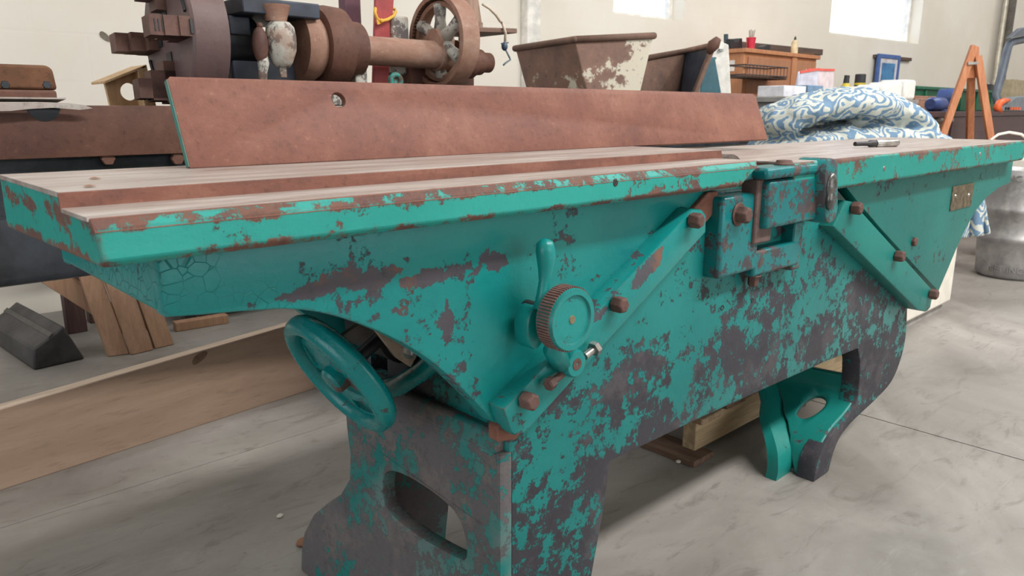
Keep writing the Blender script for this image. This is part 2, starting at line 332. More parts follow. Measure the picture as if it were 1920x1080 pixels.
t = NT('table_steel'); c = t.co((.8, 6, 1)); n = t.noise(c, 5, 8, .65, .4); f = t.noise(t.co(), 70, 5)
col = t.ramp(n, [(.3, lin((142, 122, 113))), (.5, lin((166, 153, 146))), (.68, lin((190, 182, 176)))]); col = t.mix(t.math('MULTIPLY', t.step(f, .58, .72), .35), col, lin((112, 88, 80)))
t.bump(f, .1, .002); M_TABLE = t.fin(col, .42, .15, .5)
M_SILVER = plain('bright_steel', (176, 174, 170), .3, .85, .1, 30)
# --- base: body with the near leg's front, and the far leg's front strip
far_in = [(1614, 652), (1612, 712), (1607, 752), (1588, 782), (1562, 812), (1536, 860), (1526, 906)]
far_out = [(1552, 893), (1568, 836), (1593, 797), (1640, 752), (1672, 716), (1690, 672), (1699, 630), (1702, 575)]
def catmull(P, n=4):
    o = []
    for i in range(len(P)-1):
        p0, p1, p2, p3 = P[max(i-1, 0)], P[i], P[i+1], P[min(i+2, len(P)-1)]
        for k in range(n):
            t_ = k/n; o.append(tuple(.5*((2*b_)+(c_-a_)*t_+(2*a_-5*b_+4*c_-d_)*t_*t_+(3*b_-a_-3*c_+d_)*t_**3) for a_, b_, c_, d_ in zip(p0, p1, p2, p3)))
    return o+[tuple(P[-1])]
far_in = catmull(far_in); far_out = catmull(far_out)
pt = lambda p, Y=Y0: (oy(*p, Y).x, max(oy(*p, Y).z, 0))
ZB = .335
outl = [(.697, 0), (.86, 0), (.875, .06), (.893, .133), (.918, .24), (.934, ZB)]
outl += [(1.2, ZB), (1.5, ZB-.006), (1.75, ZB-.012), (1.945, ZB-.02)] + [pt(p) for p in far_in[2:]] + [pt(p) for p in far_out] + [(2.30, .40), (1.70, .70), (1.62, .765), (1.215, .775), (1.0, .665), (.78, .535), (.705, .492), (.697, .455)]
b = MB().plate(outl, [], XZ(Y0), .05, .004)
base = b.obj('base', P_BODY, jt)
XI = .70
b = MB().box((.72, Y0+.05, .345), (2.2, 1.17, .42))                    # floor pan of the hollow casting
b.box((.72, 1.15, .335), (2.2, 1.19, .70)); b.prism([(XI+.004, Y0+.05, .34), (XI+.004, 1.16, .34), (XI+.004, 1.16, .448), (XI+.004, 1.0, .452), (XI+.004, .93, .51), (XI+.004, Y0+.05, .60)], (.036, 0, 0)); b.box((2.16, Y0+.05, .34), (2.2, 1.17, .5))
b.obj('pan', P_BODY, base)
# ledge round the top of the leg and the end panel of the near leg
b = MB(); b.hexa([(XI-.022, Y0+.012, .425), (XI+.01, Y0+.012, .425), (XI+.01, 1.17, .425), (XI-.022, 1.17, .425), (XI-.012, Y0+.012, .457), (XI+.01, Y0+.012, .457), (XI+.01, 1.17, .457), (XI-.012, 1.17, .457)])
b.obj('ledge', P_LEG, base, .006)
q = lambda x, y: (ox(x, y, XI-.015).y, ox(x, y, XI-.015).z)
def flare(u, v, w_):
    s1 = min(1, max(0, (u-.80)/.30)); s2 = min(1, max(0, (.34-v)/.34)); return Vector((XI-.022+w_-.055*s1*s2, u, v))
lo = [(Y0, .43), (Y0, .30), (Y0, .2), (Y0, .1), (Y0, 0), (.80, 0), (.83, .05)] + [(.90, .083), (.97, .098), (1.04, .095), (1.10, .06), (1.13, 0), (1.30, 0), (1.305, .04), (1.30, .08), (1.27, .13), (1.225, .17), (1.18, .205), (1.155, .245), (1.16, .29), (1.18, .335), (1.185, .43)]
hole = smooth_loop([q(731, 878), q(765, 886), q(830, 928), q(872, 972), q(884, 1046), q(866, 1042), q(800, 1000), q(742, 950), q(731, 915)], 2)
b = MB().plate(lo, [hole], flare, .03, .006); b.obj('leg_panel', P_LEG, base)
b = MB().prism([(.70, 1.15, 0), (.88, 1.15, 0), (.93, 1.15, .34), (.70, 1.15, .34)], (0, .03, 0)); b.obj('leg', P_LEG, base)
# far leg: web that follows the front strip, with round hole, and rear flange
zx = sorted([(oy(*p, Y0).z, oy(*p, Y0).x) for p in far_in])
def xin(z):
    if z <= zx[0][0]: return zx[0][1]
    for (a, xa), (c_, xc) in zip(zx, zx[1:]):
        if z <= c_: return xa+(xc-xa)*(z-a)/(c_-a)
    return zx[-1][1]
def webpt(x, y):
    X = 1.9
    for _ in range(12): p = ox(x, y, X); X = .5*X+.5*(xin(p.z)+.006)
    return (p.y, max(p.z, 0))
lf = [(1447, 721), (1467, 764), (1476, 795), (1481, 825), (1484, 861), (1480, 886)]
wl = [(Y0+.01, 0)]+[(Y0+.01, z) for z in (.04, .08, .11, .14, .17, .20, .226)]
wl += [webpt(1570, 700), webpt(1520, 690), (webpt(1480, 690)[0]+.02, .30), (webpt(1447, 700)[0]+.02, .33)]+[webpt(*p) for p in lf]
wl[-1] = (wl[-1][0], 0)
hc = webpt(1522, 765); hr = abs(webpt(1522, 738)[1]-webpt(1522, 792)[1])/2
def outline_hit(c0, a, poly):
    dx, dy = math.cos(a), math.sin(a); best = None
    for (x1, y1), (x2, y2) in zip(poly, poly[1:]+poly[:1]):
        ex, ey = x2-x1, y2-y1; den = dx*ey-dy*ex
        if abs(den) < 1e-9: continue
        tt_ = ((x1-c0[0])*ey-(y1-c0[1])*ex)/den; uu_ = ((x1-c0[0])*dy-(y1-c0[1])*dx)/den
        if tt_ > 0 and -1e-6 <= uu_ <= 1+1e-6 and (best is None or tt_ < best): best = tt_
    return best or hr*1.2
hy = abs(webpt(1497, 768)[0]-webpt(1546, 768)[0])/2
NA, NR = 96, 8; vs = []; fs = []
for k in range(NA):
    a = 2*math.pi*k/NA; he = hy*hr/math.sqrt((hr*math.cos(a))**2+(hy*math.sin(a))**2); far_ = max(outline_hit(hc, a, wl), he*1.03)
    for q_ in range(NR+1):
        rr = he+(far_-he)*q_/NR; Yq = hc[0]+math.cos(a)*rr; zq_ = hc[1]+math.sin(a)*rr; vs.append((xin(zq_)+.012, Yq, zq_))
for k in range(NA):
    for q_ in range(NR): fs.append((k*(NR+1)+q_, k*(NR+1)+q_+1, ((k+1) % NA)*(NR+1)+q_+1, ((k+1) % NA)*(NR+1)+q_))
wbo = MB().poly(vs, fs).obj('leg_web', P_OUT, base); sd = wbo.modifiers.new('thick', 'SOLIDIFY'); sd.thickness = .014; sd.offset = 0
b = MB(); rows = []
lo_ = [(1401, 742), (1436, 789), (1452, 827), (1458, 861), (1461, 885)]
inn = [webpt(1440, 700)]+[webpt(*p) for p in lf[1:2]+lf[3:5]]+[wl[-1]]
for (ya, za) in catmull(inn, 5):
    z_ = max(za, 0); rows.append([(xin(z_)+.02, ya, z_), (xin(z_)+.02, ya+.03, z_), (xin(z_)-.065, ya+.03, z_), (xin(z_)-.065, ya, z_)])
n_ = len(rows); b.poly([p for r_ in rows for p in r_], [(i*4+k, i*4+(k+1) % 4, (i+1)*4+(k+1) % 4, (i+1)*4+k) for i in range(n_-1) for k in range(4)]+[(0, 1, 2, 3), (n_*4-1, n_*4-2, n_*4-3, n_*4-4)])
b.obj('leg_flange', P_OUT, base)
b = MB().box((1.768, Y0+.02, 0), (1.85, wl[-1][0]+.02, .012)); b.obj('foot', P_LEG, base, .004)
# --- infeed table: slab with rebate ledge, hollow bracket casting underneath
XL = .17; ZT = .8465; ZL = .832; ZBOT = .789
b = MB()
def slab(prof, x0s, x1s): # profile (Y,z) with own X ends
    n = len(prof); vs = [(x0s[i], p[0], p[1]) for i, p in enumerate(prof)]+[(x1s[i], p[0], p[1]) for i, p in enumerate(prof)]
    return vs, [tuple(range(n)), tuple(range(2*n-1, n-1, -1))]+[(i, n+i, n+(i+1) % n, (i+1) % n) for i in range(n)]
TBK = 1.06
prof = [(Y1+.006, ZBOT), (Y1, ZBOT+.006), (Y1, ZL-.010), (Y1+.010, ZL), (.786, ZL-.001), (.789, ZT-.002), (.791, ZT), (TBK, ZT), (TBK, ZBOT-.004)]
tb = MB().poly(*slab(prof, [XL+.006, XL+.004, XL+.002, XL, XL, XL, XL, XL, XL], [1.205, 1.208, 1.258, 1.268, 1.27, 1.29, 1.29, 1.29, 1.29])).obj('infeed_table', P_LIP, jt, .0022)
MB().poly(*slab([(.7905, ZT-.004), (.7905, ZT+.0009), (TBK+.0005, ZT+.0009), (TBK+.0005, ZT-.004)], [XL-.0006]*4, [1.291]*4)).obj('table_top', M_TABLE, tb)
MB().poly(*slab([(.7855, ZL-.002), (.7885, ZT-.0005), (.791, ZT+.0005), (.792, ZL-.002)], [XL-.0006]*4, [1.291]*4)).obj('step_face', M_STEP, tb)
MB().poly(*slab([(Y1+.010, ZL-.003), (Y1+.0105, ZL+.0007), (.7862, ZL+.0007), (.7862, ZL-.003)], [XL-.0006]*4, [1.269]*4)).obj('ledge_face', M_TABLE, tb)
MB().poly(*slab([(Y1-.0004, ZL-.0115), (Y1+.0098, ZL-.0002), (Y1+.0108, ZL-.001), (Y1+.001, ZL-.0125)], [XL+.002]*4, [1.258]*4)).obj('chamfer', M_STEP, tb)
arcpx = [(310, 594), (380, 590), (450, 584), (530, 579), (575, 582), (625, 592), (680, 610), (740, 636), (800, 672), (850, 715), (893, 757), (926, 792)]
arcpx = arcpx[:3]+catmull(arcpx[3:], 3)
cl = [(.236, ZBOT)] + [pt(p) for p in arcpx] + [(.68, .492), (1.19, .776), (1.205, ZBOT)]
cl[1] = (.238, .724)
YC = Y0-.002
b = MB().plate(cl, [], XZ(YC), .03, .003); b.obj('side_casting', P_CAST, tb)
b = MB().plate([(u, v) for u, v in cl], [], XZ(1.10), .03, .003); b.obj('side_casting', P_CAST, tb)
MB().box((.237, Y0+.02, .725), (.262, 1.13, ZBOT)).obj('end_casting', P_CAST, tb, .004)
MB().box((.42, .92, .675), (.46, 1.12, ZBOT)).obj('rib', P_CAST, tb, .004)
# way edge showing between the casting and the gib
gp = lambda x, y, Y: oy(x, y, Y)
w0 = pt((928, 795)); w1 = pt((1318, 372))
MB().prism([(w0[0]-.006, Y0-.012, w0[1]-.022), (w0[0]+.03, Y0-.012, w0[1]-.03), (w1[0]+.03, Y0-.012, w1[1]-.022), (w1[0]+.03, Y0-.012, w1[1]+.012), (w1[0]-.002, Y0-.012, w1[1]+.012), (w0[0]-.006, Y0-.012, w0[1])], (0, .02, 0)).obj('way', M_STEP, base, .002)
# --- gib bars with their bolts
YG = Y0-.034
def gib(px, boltpx, br, mat, name='gib', cham=None):
    o2 = [oy(*p, YG) for p in px]
    b = MB().plate([(p.x, p.z) for p in o2], [], XZ(YG), .045, .006); g = b.obj(name, mat, jt)
    if cham:      # broad chamfer along the upper edge of the bar
        a_, b_, c_, d_ = [oy(*p, Y) for p, Y in zip(cham, (Y0-.012, Y0-.012, YG+.001, YG+.001))]; th_ = Vector((.004, .02, 0)); MB().hexa([a_, b_, b_+th_, a_+th_, d_, c_, c_+th_, d_+th_]).obj('chamfer', mat, g, .001)
    for i, p in enumerate(boltpx):
        b = MB(); hexbolt(b, oy(*p, YG-.006), (0, -1, 0), br, .017, .4+i*.7); b.obj('bolt', M_BOLT, g, .0015)
    return g
g1 = gib([(945, 768), (960, 812), (968, 818), (988, 812), (1325, 436), (1326, 404), (1318, 393), (1300, 392)], [(987, 750), (1156, 570), (1300, 413)], .0135, P_GIB, cham=[(931, 766), (1284, 388), (1301, 393), (946, 769)])
g2 = gib([(1563, 425), (1722, 582), (1738, 585), (1745, 578), (1751, 545), (1600, 378), (1586, 376)], [(1602, 390), (1683, 480), (1747, 551)], .0155, P_OUT)
# --- outfeed table with its bracket casting, bolts and plate
ZO = .822; XE = 3.03
b = MB().poly(*slab([(Y1, .763), (Y1, ZO-.003), (Y1+.004, ZO), (1.15, ZO), (1.15, .757), (Y1+.006, .757)], [1.40]*6, [XE]*6)); to = b.obj('outfeed_table', P_LIPO, jt, .003)
MB().box((1.4, Y1+.005, ZO-.002), (XE+.0005, 1.1505, ZO+.0008)).obj('table_top', M_TABLE, to)
co_ = [(1572, 358), (1891, 312), (1887, 342), (1865, 352), (1842, 370), (1822, 395), (1805, 425), (1786, 465), (1768, 508), (1752, 545), (1700, 490), (1640, 425), (1596, 374)]
c2 = [pt(p) for p in co_]; c2[0] = (c2[0][0], .757); c2[1] = (c2[1][0], .757)
MB().plate(c2, [], XZ(Y0-.012), .03, .003).obj('side_casting', P_OUT, to); MB().plate(c2, [], XZ(1.12), .03, .003).obj('side_casting', P_OUT, to)
b = MB(); hexbolt(b, oy(1712, 453, Y0-.012), (0, -1, 0), .014, .010, .2); b.obj('bolt', M_BOLT, to, .0015)
q0 = oy(1787, 350, Y0-.014); q1 = oy(1820, 386, Y0-.014)
npl = MB().box((q0.x, Y0-.0155, q0.z), (q1.x, Y0-.011, q1.z)).obj('name_plate', plain('plate_brass', (112, 100, 80), .4, .5, .2, 60), to, .001); npl['label'] = 'small dull brass name plate'
for (x, y) in ((1791, 368), (1816, 366)): MB().lathe(oy(x, y, Y0-.0155), (0, -1, 0), [(0, .006), (.003, .004)], 10).obj('rivet', M_SILVER, npl)
for (x, y) in ((1658, 316), (1838, 289)): MB().lathe(oy(x, y, Y1), (0, -1, 0), [(-.001, .007), (.001, .006)], 12).obj('plug', M_SILVER, to)
for (x, y) in ((1154, 343),): MB().lathe(oy(x, y, Y1), (0, -1, 0), [(-.001, .006), (.0008, .005)], 12).obj('plug', M_DKSTEEL, tb)
# cutter block between the tables
b = MB().cyl((1.345, .80, .775), (1.345, 1.14, .775), .062, n=28); ch = b.obj('cutter_head', plain('cutter_steel', (110, 100, 94), .45, .4, .15, 30), jt)
for a in (40, 220):
    u_ = Vector((math.cos(math.radians(a)), 0, math.sin(math.radians(a)))); MB().bar(Vector((1.345, .80, .775))+u_*.062, Vector((1.345, 1.14, .775))+u_*.062, .012, .008).obj('knife', M_SILVER, ch)
# --- fence, leaning back, with hole and rear brackets
FY = 1.0; FZ = .848; TL = .36
fn = Vector((0, -1, TL)).normalized(); fv = Vector((0, TL, 1)).normalized(); fo = Vector((0, FY, FZ))
def fuv(x, y): p = opl(x, y, fo, fn); return (p.x, (p-fo).dot(fv))
a0 = fuv(357, 316); a1 = fuv(1440, 262); a2 = fuv(1416, 175); a3 = fuv(313, 144)
vt = (a2[1]+a3[1])/2
fol = [(a0[0], 0), (a1[0], .0), (a2[0], vt-.008), (a2[0]-.012, vt), (a3[0]+.004, vt), (a3[0], vt-.004)]
hcn = fuv(635, 187); hr_ = .0115
f3 = lambda u, v, w_: fo+Vector((u, 0, 0))+fv*v-fn*w_
fe = MB().plate(fol, [arc(hcn, hr_, 0, 345, 23)], f3, .011, .0015).obj('fence', M_FENCE, jt)
e_ = MB().poly([f3(a0[0]-.0012, .002, .001), f3(a3[0]-.0012, vt-.004, .001), f3(a3[0]-.0012, vt-.004, .010), f3(a0[0]-.0012, .002, .010), f3(a0[0]+.002, .002, .001), f3(a3[0]+.002, vt-.004, .001), f3(a3[0]+.002, vt-.004, .010), f3(a0[0]+.002, .002, .010)], [(0, 1, 2, 3), (4, 5, 6, 7), (0, 1, 5, 4), (1, 2, 6, 5), (2, 3, 7, 6), (3, 0, 4, 7)])
e_.obj('painted_end', P_LIP, fe)
for X in (.85, 1.22): MB().prism([(X, FY+.03, FZ), (X, FY+.11, FZ-.001), (X, FY+.10, FZ+.03), (X, FY+.058, FZ+.10)], (.03, 0, 0)).obj('bracket', P_CAST, fe)
# --- hand wheel on the slanted screw, hub, boss
sl = math.atan2(w1[1]-w0[1], w1[0]-w0[0]); wn = Vector((-math.cos(sl), 0, -math.sin(sl)))
wc = oy(637, 702, .955)
uu = Vector((0, 1, 0)); vv = wn.cross(uu)
s_ = (wc-E0).dot(FW); WR = 138.0*s_/FPX
rim = MB().lathe(wc, wn, [(math.sin(a)*.0175, WR-.0145+math.cos(a)*.0145) for a in [2*math.pi*i/14 for i in range(15)]], 56)
hwl = rim.obj('hand_wheel', P_WHEEL, jt, smooth=180)
kid = []
for k in range(3):
    a = 90+k*120+12; kid.append(smooth_loop(arc((0, 0), WR*.70, a-21, a+21, 8)+arc((0, 0), WR*.46, a+17, a-17, 8), 1))
wp = lambda u, v, w_: wc+uu*u+vv*v+wn*(-.016+w_+.012*(1-(u*u+v*v)/(WR*WR)))
MB().plate(arc((0, 0), WR*.88, 0, 352, 44), kid, wp, .012, .003).obj('web', P_WHEEL, hwl)
MB().lathe(wc, wn, [(-.03, .026), (.016, .022), (.02, .018), (.021, 0)], 24).obj('hub', P_WHEEL, hwl)
MB().cyl(wc-wn*.02, wc-wn*.32, .011).obj('screw', M_DKSTEEL, hwl)
# --- dust mouth, motor and belt seen in the gap behind the wheel
b = MB()
pp = [ox(*p, .66) for p in ((612, 700), (650, 726), (700, 736), (750, 722), (795, 692), (830, 660), (845, 640))]
b.tube(pp, .017, 12); b.obj('dust_lip', P_WHEEL, base, smooth=180)
mo = MB(); mc = Vector((.69, 1.08, .575))
mo.cyl(mc, mc+Vector((0, -.10, 0)), .062, n=32); mo.cyl(mc+Vector((0, -.10, 0)), mc+Vector((0, -.13, 0)), .035, n=28); mo.box((mc.x+.02, mc.y-.08, .44), (mc.x+.10, mc.y, mc.z))
mot = mo.obj('motor', M_DKSTEEL, base)
MB().lathe(mc+Vector((0, -.10, 0)), (0, -1, 0), [(0, .05), (.006, .056), (.012, .05), (.018, .056), (.024, .05)], 32).obj('pulley', plain('pulley_black', (34, 32, 33), .35), mot)
pl = [oy(*p, .86) for p in ((692, 604), (722, 610), (790, 652), (770, 688), (745, 672))]
MB().plate([(p.x, p.z) for p in pl], [], XZ(.86), .006).obj('bracket_plate', rust('bracket_tan', (146, 126, 110), (166, 146, 128), (180, 162, 144), 14), mot)
b = MB(); c_ = oy(768, 655, .86); hexbolt(b, c_, (0, -1, 0), .009, .012, .5, .014); b.cyl(c_, c_+Vector((0, -.024, 0)), .004, n=10); b.obj('bolt', M_SILVER, mot)
MB().bar(oy(640, 642, .93), oy(692, 606, .93), .01, .02).obj('strap', rust('strap_iron', (90, 84, 80), (112, 104, 98), (130, 122, 114), 16), mot)
# --- clamp lever, knurled knob and set screws on the gib
lv = jt
c_ = oy(990, 612, Y0-.03); 
b = MB().plate(smooth_loop([(c_.x-.014, c_.z+.02), (c_.x+.004, c_.z+.034), (c_.x+.018, c_.z+.02), (c_.x+.02, c_.z-.02), (c_.x+.002, c_.z-.034), (c_.x-.014, c_.z-.02)], 2), [], XZ(Y0-.045), .03, .004)
lev = b.obj('clamp_lever', P_GIB, jt)
ps = [oy(x, y, Y0-.055) for x, y in ((1016, 578), (1018, 550), (1021, 528), (1023, 510), (1024, 490), (1023, 470), (1021, 455), (1020, 448))]
MB().tube(ps, .01, 14, [.012, .0085, .008, .010, .0125, .0135, .0115, .004]).obj('handle', P_GIB, lev, smooth=180)
kc = oy(1067, 598, Y0-.085); sk = (kc-E0).dot(FW); KR = 60*sk/FPX
MB().cyl(Vector((kc.x, Y0, kc.z)), kc, .012).obj('stud', M_DKSTEEL, lev)
b = MB(); NK = 72; vs = []; prof = [(-.012, .97), (-.010, 1.0), (.014, 1.0), (.017, .95)]
b.lathe(kc, (0, -1, 0), [(-.022, KR*.5), (-.022, KR*.96), (-.02, KR), (.006, KR), (.009, KR*.97), (.009, KR*.80), (.0055, KR*.76), (.0055, 0)], 56)
kn = b.obj('knob', P_GIB, lev)
b = MB()
for i in range(64):
    a = 2*math.pi*i/64; u_ = Vector((math.cos(a), 0, math.sin(a))); p_ = kc+u_*(KR+.0006); b.bar(p_+Vector((0, .018, 0)), p_+Vector((0, -.004, 0)), .0028, .003, u_)
b.obj('knurl', rust('knurl_rust', (112, 82, 78), (134, 100, 92), (150, 116, 106), 40), kn)
MB().lathe(kc+Vector((0, -.0055, 0)), (0, -1, 0), [(0, .0062), (.0012, .0055), (.0013, 0)], 14).obj('centre_pin', plain('brass_dull', (128, 116, 92), .45, .4), kn)
hc_ = oy(1082, 683, Y0-.06); MB().lathe(Vector((hc_.x, Y0-.03, hc_.z)), (0, -1, 0), [(0, .0215), (.026, .021), (.03, .0185), (.03, .0)], 28).obj('hub', P_GIB, lev)
MB().lathe(hc_, (0, -1, 0), [(-.002, .0095), (.0008, .009), (.0008, .003), (-.001, 0)], 16).obj('pin', M_BOLT, lev)
a_ = oy(1030, 640, Y0-.045); MB().tube([oy(1040, 620, Y0-.05), oy(1036, 655, Y0-.05), oy(1052, 680, Y0-.045)], .012, 12, [.008, .014, .016]).obj('arm', P_GIB, lev, smooth=180)
b = MB(); p0 = oy(1096, 668, Y0-.05); p1 = oy(1112, 656, Y0-.05); b.cyl(p0, p1, .006, n=12); d_ = (p1-p0).normalized(); b.lathe(p1, d_, [(0, .0115), (.008, .0115), (.011, .009)], 6); b.obj('set_screw', M_SILVER, lev)
b = MB(); p0 = oy(1056, 700, Y0-.045); p1 = oy(1036, 716, Y0-.05); b.cyl(p0, p1, .0055, n=12); d_ = (p1-p0).normalized(); b.lathe(p1, d_, [(0, .0095), (.011, .0095), (.013, .007)], 6); b.obj('set_screw', M_BOLT, lev)
for (x, y, r__) in ((1354, 577, .006), (1410, 563, .005), (1333, 476, .006)): MB().lathe(oy(x, y, Y0), (0, -1, 0), [(-.003, r__), (.0012, r__*.9), (.0005, r__*.5), (-.002, 0)], 14).obj('plugged_hole', M_DKSTEEL, base)
# --- guard bracket on the body with its swinging arm
def pbox(m, x0, y0, x1, y1, Yf, Yb):
    a = oy(x0, (y0+y1)/2, Yf).x; b_ = oy(x1, (y0+y1)/2, Yf).x; zt_ = oy((x0+x1)/2, y0, Yf).z; zb_ = oy((x0+x1)/2, y1, Yf).z
    m.box((a, Yf, zb_), (b_, Yb, zt_)); return (a, b_, zb_, zt_)
b = MB(); pbox(b, 1353, 366, 1424, 514, Y0-.034, Y0+.01); gb = b.obj('guard_bracket', P_BRK, jt, .008, seg=3)
b = MB(); pbox(b, 1415, 462, 1500, 508, Y0-.032, Y0+.01); b.obj('shelf', P_BRK, gb, .006)
b = MB(); pbox(b, 1489, 415, 1504, 505, Y0-.030, Y0+.01); b.obj('cheek', P_BRK, gb, .005)
b = MB(); hexbolt(b, oy(1384, 402, Y0-.034), (0, -1, 0), .0165, .02, .25, .022); b.obj('bolt', M_BOLT, gb, .0015)
b = MB(); p_ = oy(1413, 515, Y0-.018); hexbolt(b, (p_.x, p_.y, p_.z), (0, 0, -1), .011, .02, .3, .015); b.obj('bolt', M_BOLT, gb, .001)
b = MB(); A = pbox(b, 1418, 335, 1450, 455, Y0-.040, Y0-.005); ga = b.obj('guard_arm', rust('arm_rust', (98, 84, 84), (118, 94, 88), (132, 106, 96), 18), jt, .004)
b = MB(); pbox(b, 1442, 334, 1536, 421, Y0-.056, Y0-.003); b.obj('arm_block', P_BRK, ga, .009, seg=3)
b = MB(); pbox(b, 1441, 311, 1538, 332, Y0-.062, Y0-.003); b.obj('cap_plate', P_BRK, ga, .008, seg=3)
b = MB(); pbox(b, 1385, 313, 1470, 336, Y0-.03, Y0-.0); b.obj('back_plate', P_BRK, ga, .004)
l0 = oy(1559, 325, Y0-.075); l1 = oy(1559, 392, Y0-.075); lr = .030
lug = [(l0.x+lr*math.cos(math.radians(a)), l0.z+lr*math.sin(math.radians(a))) for a in range(0, 181, 15)]+[(l1.x+lr*math.cos(math.radians(a)), l1.z+lr*math.sin(math.radians(a))) for a in range(180, 361, 15)]
MB().plate(lug, [], XZ(Y0-.077), .07, .006).obj('lug', P_BRK, ga)
p_ = oy(1558, 348, Y0-.078); b = MB(); b.ball(p_, (.017, .010, .026), 20, 12); b.ball(p_+Vector((-.001, -.002, -.028)), (.013, .008, .022), 16, 10); b.obj('worn_boss', plain('worn_metal', (104, 102, 100), .22, .6, .25, 40), ga, smooth=180)
p_ = oy(1470, 309, Y0-.035); b = MB(); b.lathe((p_.x, p_.y, p_.z-.003), (0, 0, 1), [(0, .019), (.005, .019), (.007, .017), (.012, .014), (.013, 0)], 18); b.obj('pivot_bolt', M_BOLT, ga)
# ================================================================== tool lying on the outfeed table
p0 = oz(1603, 270, ZO+.011); p1 = oz(1683, 268, ZO+.011)
ks = thing('drill_chuck_key', p0, 'small knurled steel tool lying on the far table', 'tool'); dd = (p1-p0); L_ = dd.length
MB().lathe(p0, dd, [(0, .006), (.03, .006), (L_*.3, .0065), (L_*.34, .0095), (L_*.44, .0095), (L_*.48, .0075)], 14).obj('shank', M_DKSTEEL, ks)
MB().lathe(p0+dd*.48, dd, [(0, .009), (.004, .0105), (L_*.48, .0105), (L_*.52, .008)], 20).obj('knurled_barrel', M_SILVER, ks)

# ================================================================== lathe behind the jointer
LY = 1.80
M_LR = rust('lathe_rust', (92, 64, 56), (118, 80, 66), (140, 100, 82), 5, .65, 60, .4)
M_LBLK = plain('lathe_black', (40, 43, 48), .38, 0, .3, 9, .2)
M_LBLUE = plain('lathe_dark_blue', (54, 60, 72), .5, 0, .2, 8)
M_CHK = rust('chuck_iron', (104, 84, 84), (120, 96, 94), (134, 108, 104), 4, .5, 40, .2)
M_JAW = rust('jaw_iron', (92, 64, 58), (114, 80, 70), (134, 98, 84), 14, .6, 60, .3)
t = NT('flaking_cream'); c = t.co(); n = t.noise(c, 22, 7, .7); f = t.noise(c, 9, 5)
col = t.mix(t.step(n, .50, .56), lin((186, 182, 172)), lin((104, 96, 94))); col = t.mix(t.math('MULTIPLY', t.step(f, .5, .62), .6), col, lin((150, 112, 90))); M_FLAKE = t.fin(col, .6)
M_SHAFT = rust('shaft_rust', (150, 106, 88), (178, 136, 116), (206, 180, 164), 9, .65, 50, .25, (.5, 1, 1))
lt = thing('lathe', (.8, 1.97, 0), 'rusty old metal lathe with large chuck and spoked gear behind fence', 'machine')
zt = oy(250, 198, LY).z; zb = oy(150, 295, LY).z; zq = oy(110, 525, LY).z
hcx = oy(83, 212, LY); XR = 1.72
rail = MB().plate([(-1.4, zb), (XR, zb), (XR, zt), (-1.4, zt)], [], XZ(LY), .05, .004).obj('bed', M_LR, lt)
MB().plate([(hcx.x+u*.030, zt-.002+v*.030) for u, v in arc((0, 0), 1, 180, 360, 16)], [], XZ(LY-.0012), .001).obj('notch', plain('notch_shade', (20, 20, 22), .3), rail)  # thin black half disc paints the dark of a cut-out on the rail
MB().box((-1.4, LY+.31, zb), (XR, LY+.36, zt)).obj('rear_way', M_LR, rail, .004)
MB().box((-1.4, LY+.03, zq+.07), (XR, LY+.34, zb+.01)).obj('web', M_LBLK, rail)
MB().plate([(-1.4, zq+.012), (-1.4, zq+.14), (XR, zq+.14), (XR, zq+.012), (XR-.01, zq), (-1.39, zq)], [], XZ(LY-.01), .36, .012).obj('lower_flange', M_LBLK, rail)
for x in (200, 330): 
    p = oy(x, 297, LY+.02); MB().lathe(p, (0, -1, 0), [(0, .014), (.014, .014)], 6).obj('bolt', M_LR, rail)
for X in (-.75, 1.25): MB().hexa([(X-.04, LY+.02, 0), (X+.34, LY+.02, 0), (X+.34, LY+.36, 0), (X-.04, LY+.36, 0), (X, LY+.04, zq+.01), (X+.3, LY+.04, zq+.01), (X+.3, LY+.34, zq+.01), (X, LY+.34, zq+.01)]).obj('leg', M_LBLK, lt, .01)
# chuck
cc = oy(314, 70, 1.965); sc_ = (cc-E0).dot(FW); CR = 126*sc_/FPX
b = MB().lathe(cc, (1, 0, 0), [(0, .02), (0, CR*.96), (.006, CR), (.085, CR), (.088, CR*.97), (.09, .05)], 64); chk = b.obj('chuck', M_CHK, lt)
for k in range(4):
    a = math.radians(-5+90*k); u_ = Vector((0, math.cos(a), math.sin(a))); w_ = Vector((0, -math.sin(a), math.cos(a)))
    b = MB().bar(cc+u_*CR*.22+Vector((-.0005, 0, 0)), cc+u_*CR*.985+Vector((-.0005, 0, 0)), .032, .006, Vector((1, 0, 0))); b.obj('slot', M_DKSTEEL, chk)  # thin dark plate on the face, recess shade put into its colour
    b = MB()
    for (r0, r1, dp) in ((.36, .96, .026), (.50, .93, .058), (.62, .90, .088)):
        b.bar(cc+u_*CR*r0+Vector((-dp/2, 0, 0)), cc+u_*CR*r1+Vector((-dp/2, 0, 0)), .044, dp, Vector((1, 0, 0)))
    jw = b.obj('jaw', M_JAW, chk)
    b = MB()
    for i in range(9): b.bar(cc+u_*CR*.90+Vector((-.012-.008*i, 0, 0))-w_*.013, cc+u_*CR*.90+Vector((-.012-.008*i, 0, 0))+w_*.013, .003, .003, u_)
    b.obj('teeth', M_DKSTEEL, jw)
for k in range(4):
    a = math.radians(57+90*k); pts = [(0, math.cos(a+x)*CR*.86, math.sin(a+x)*CR*.86) for x in (-.22, -.11, 0, .11, .22)]
    MB().tube([cc+Vector((-.0005, q[1], q[2])) for q in pts], .006, 6).obj('rim_slot', M_DKSTEEL, chk)
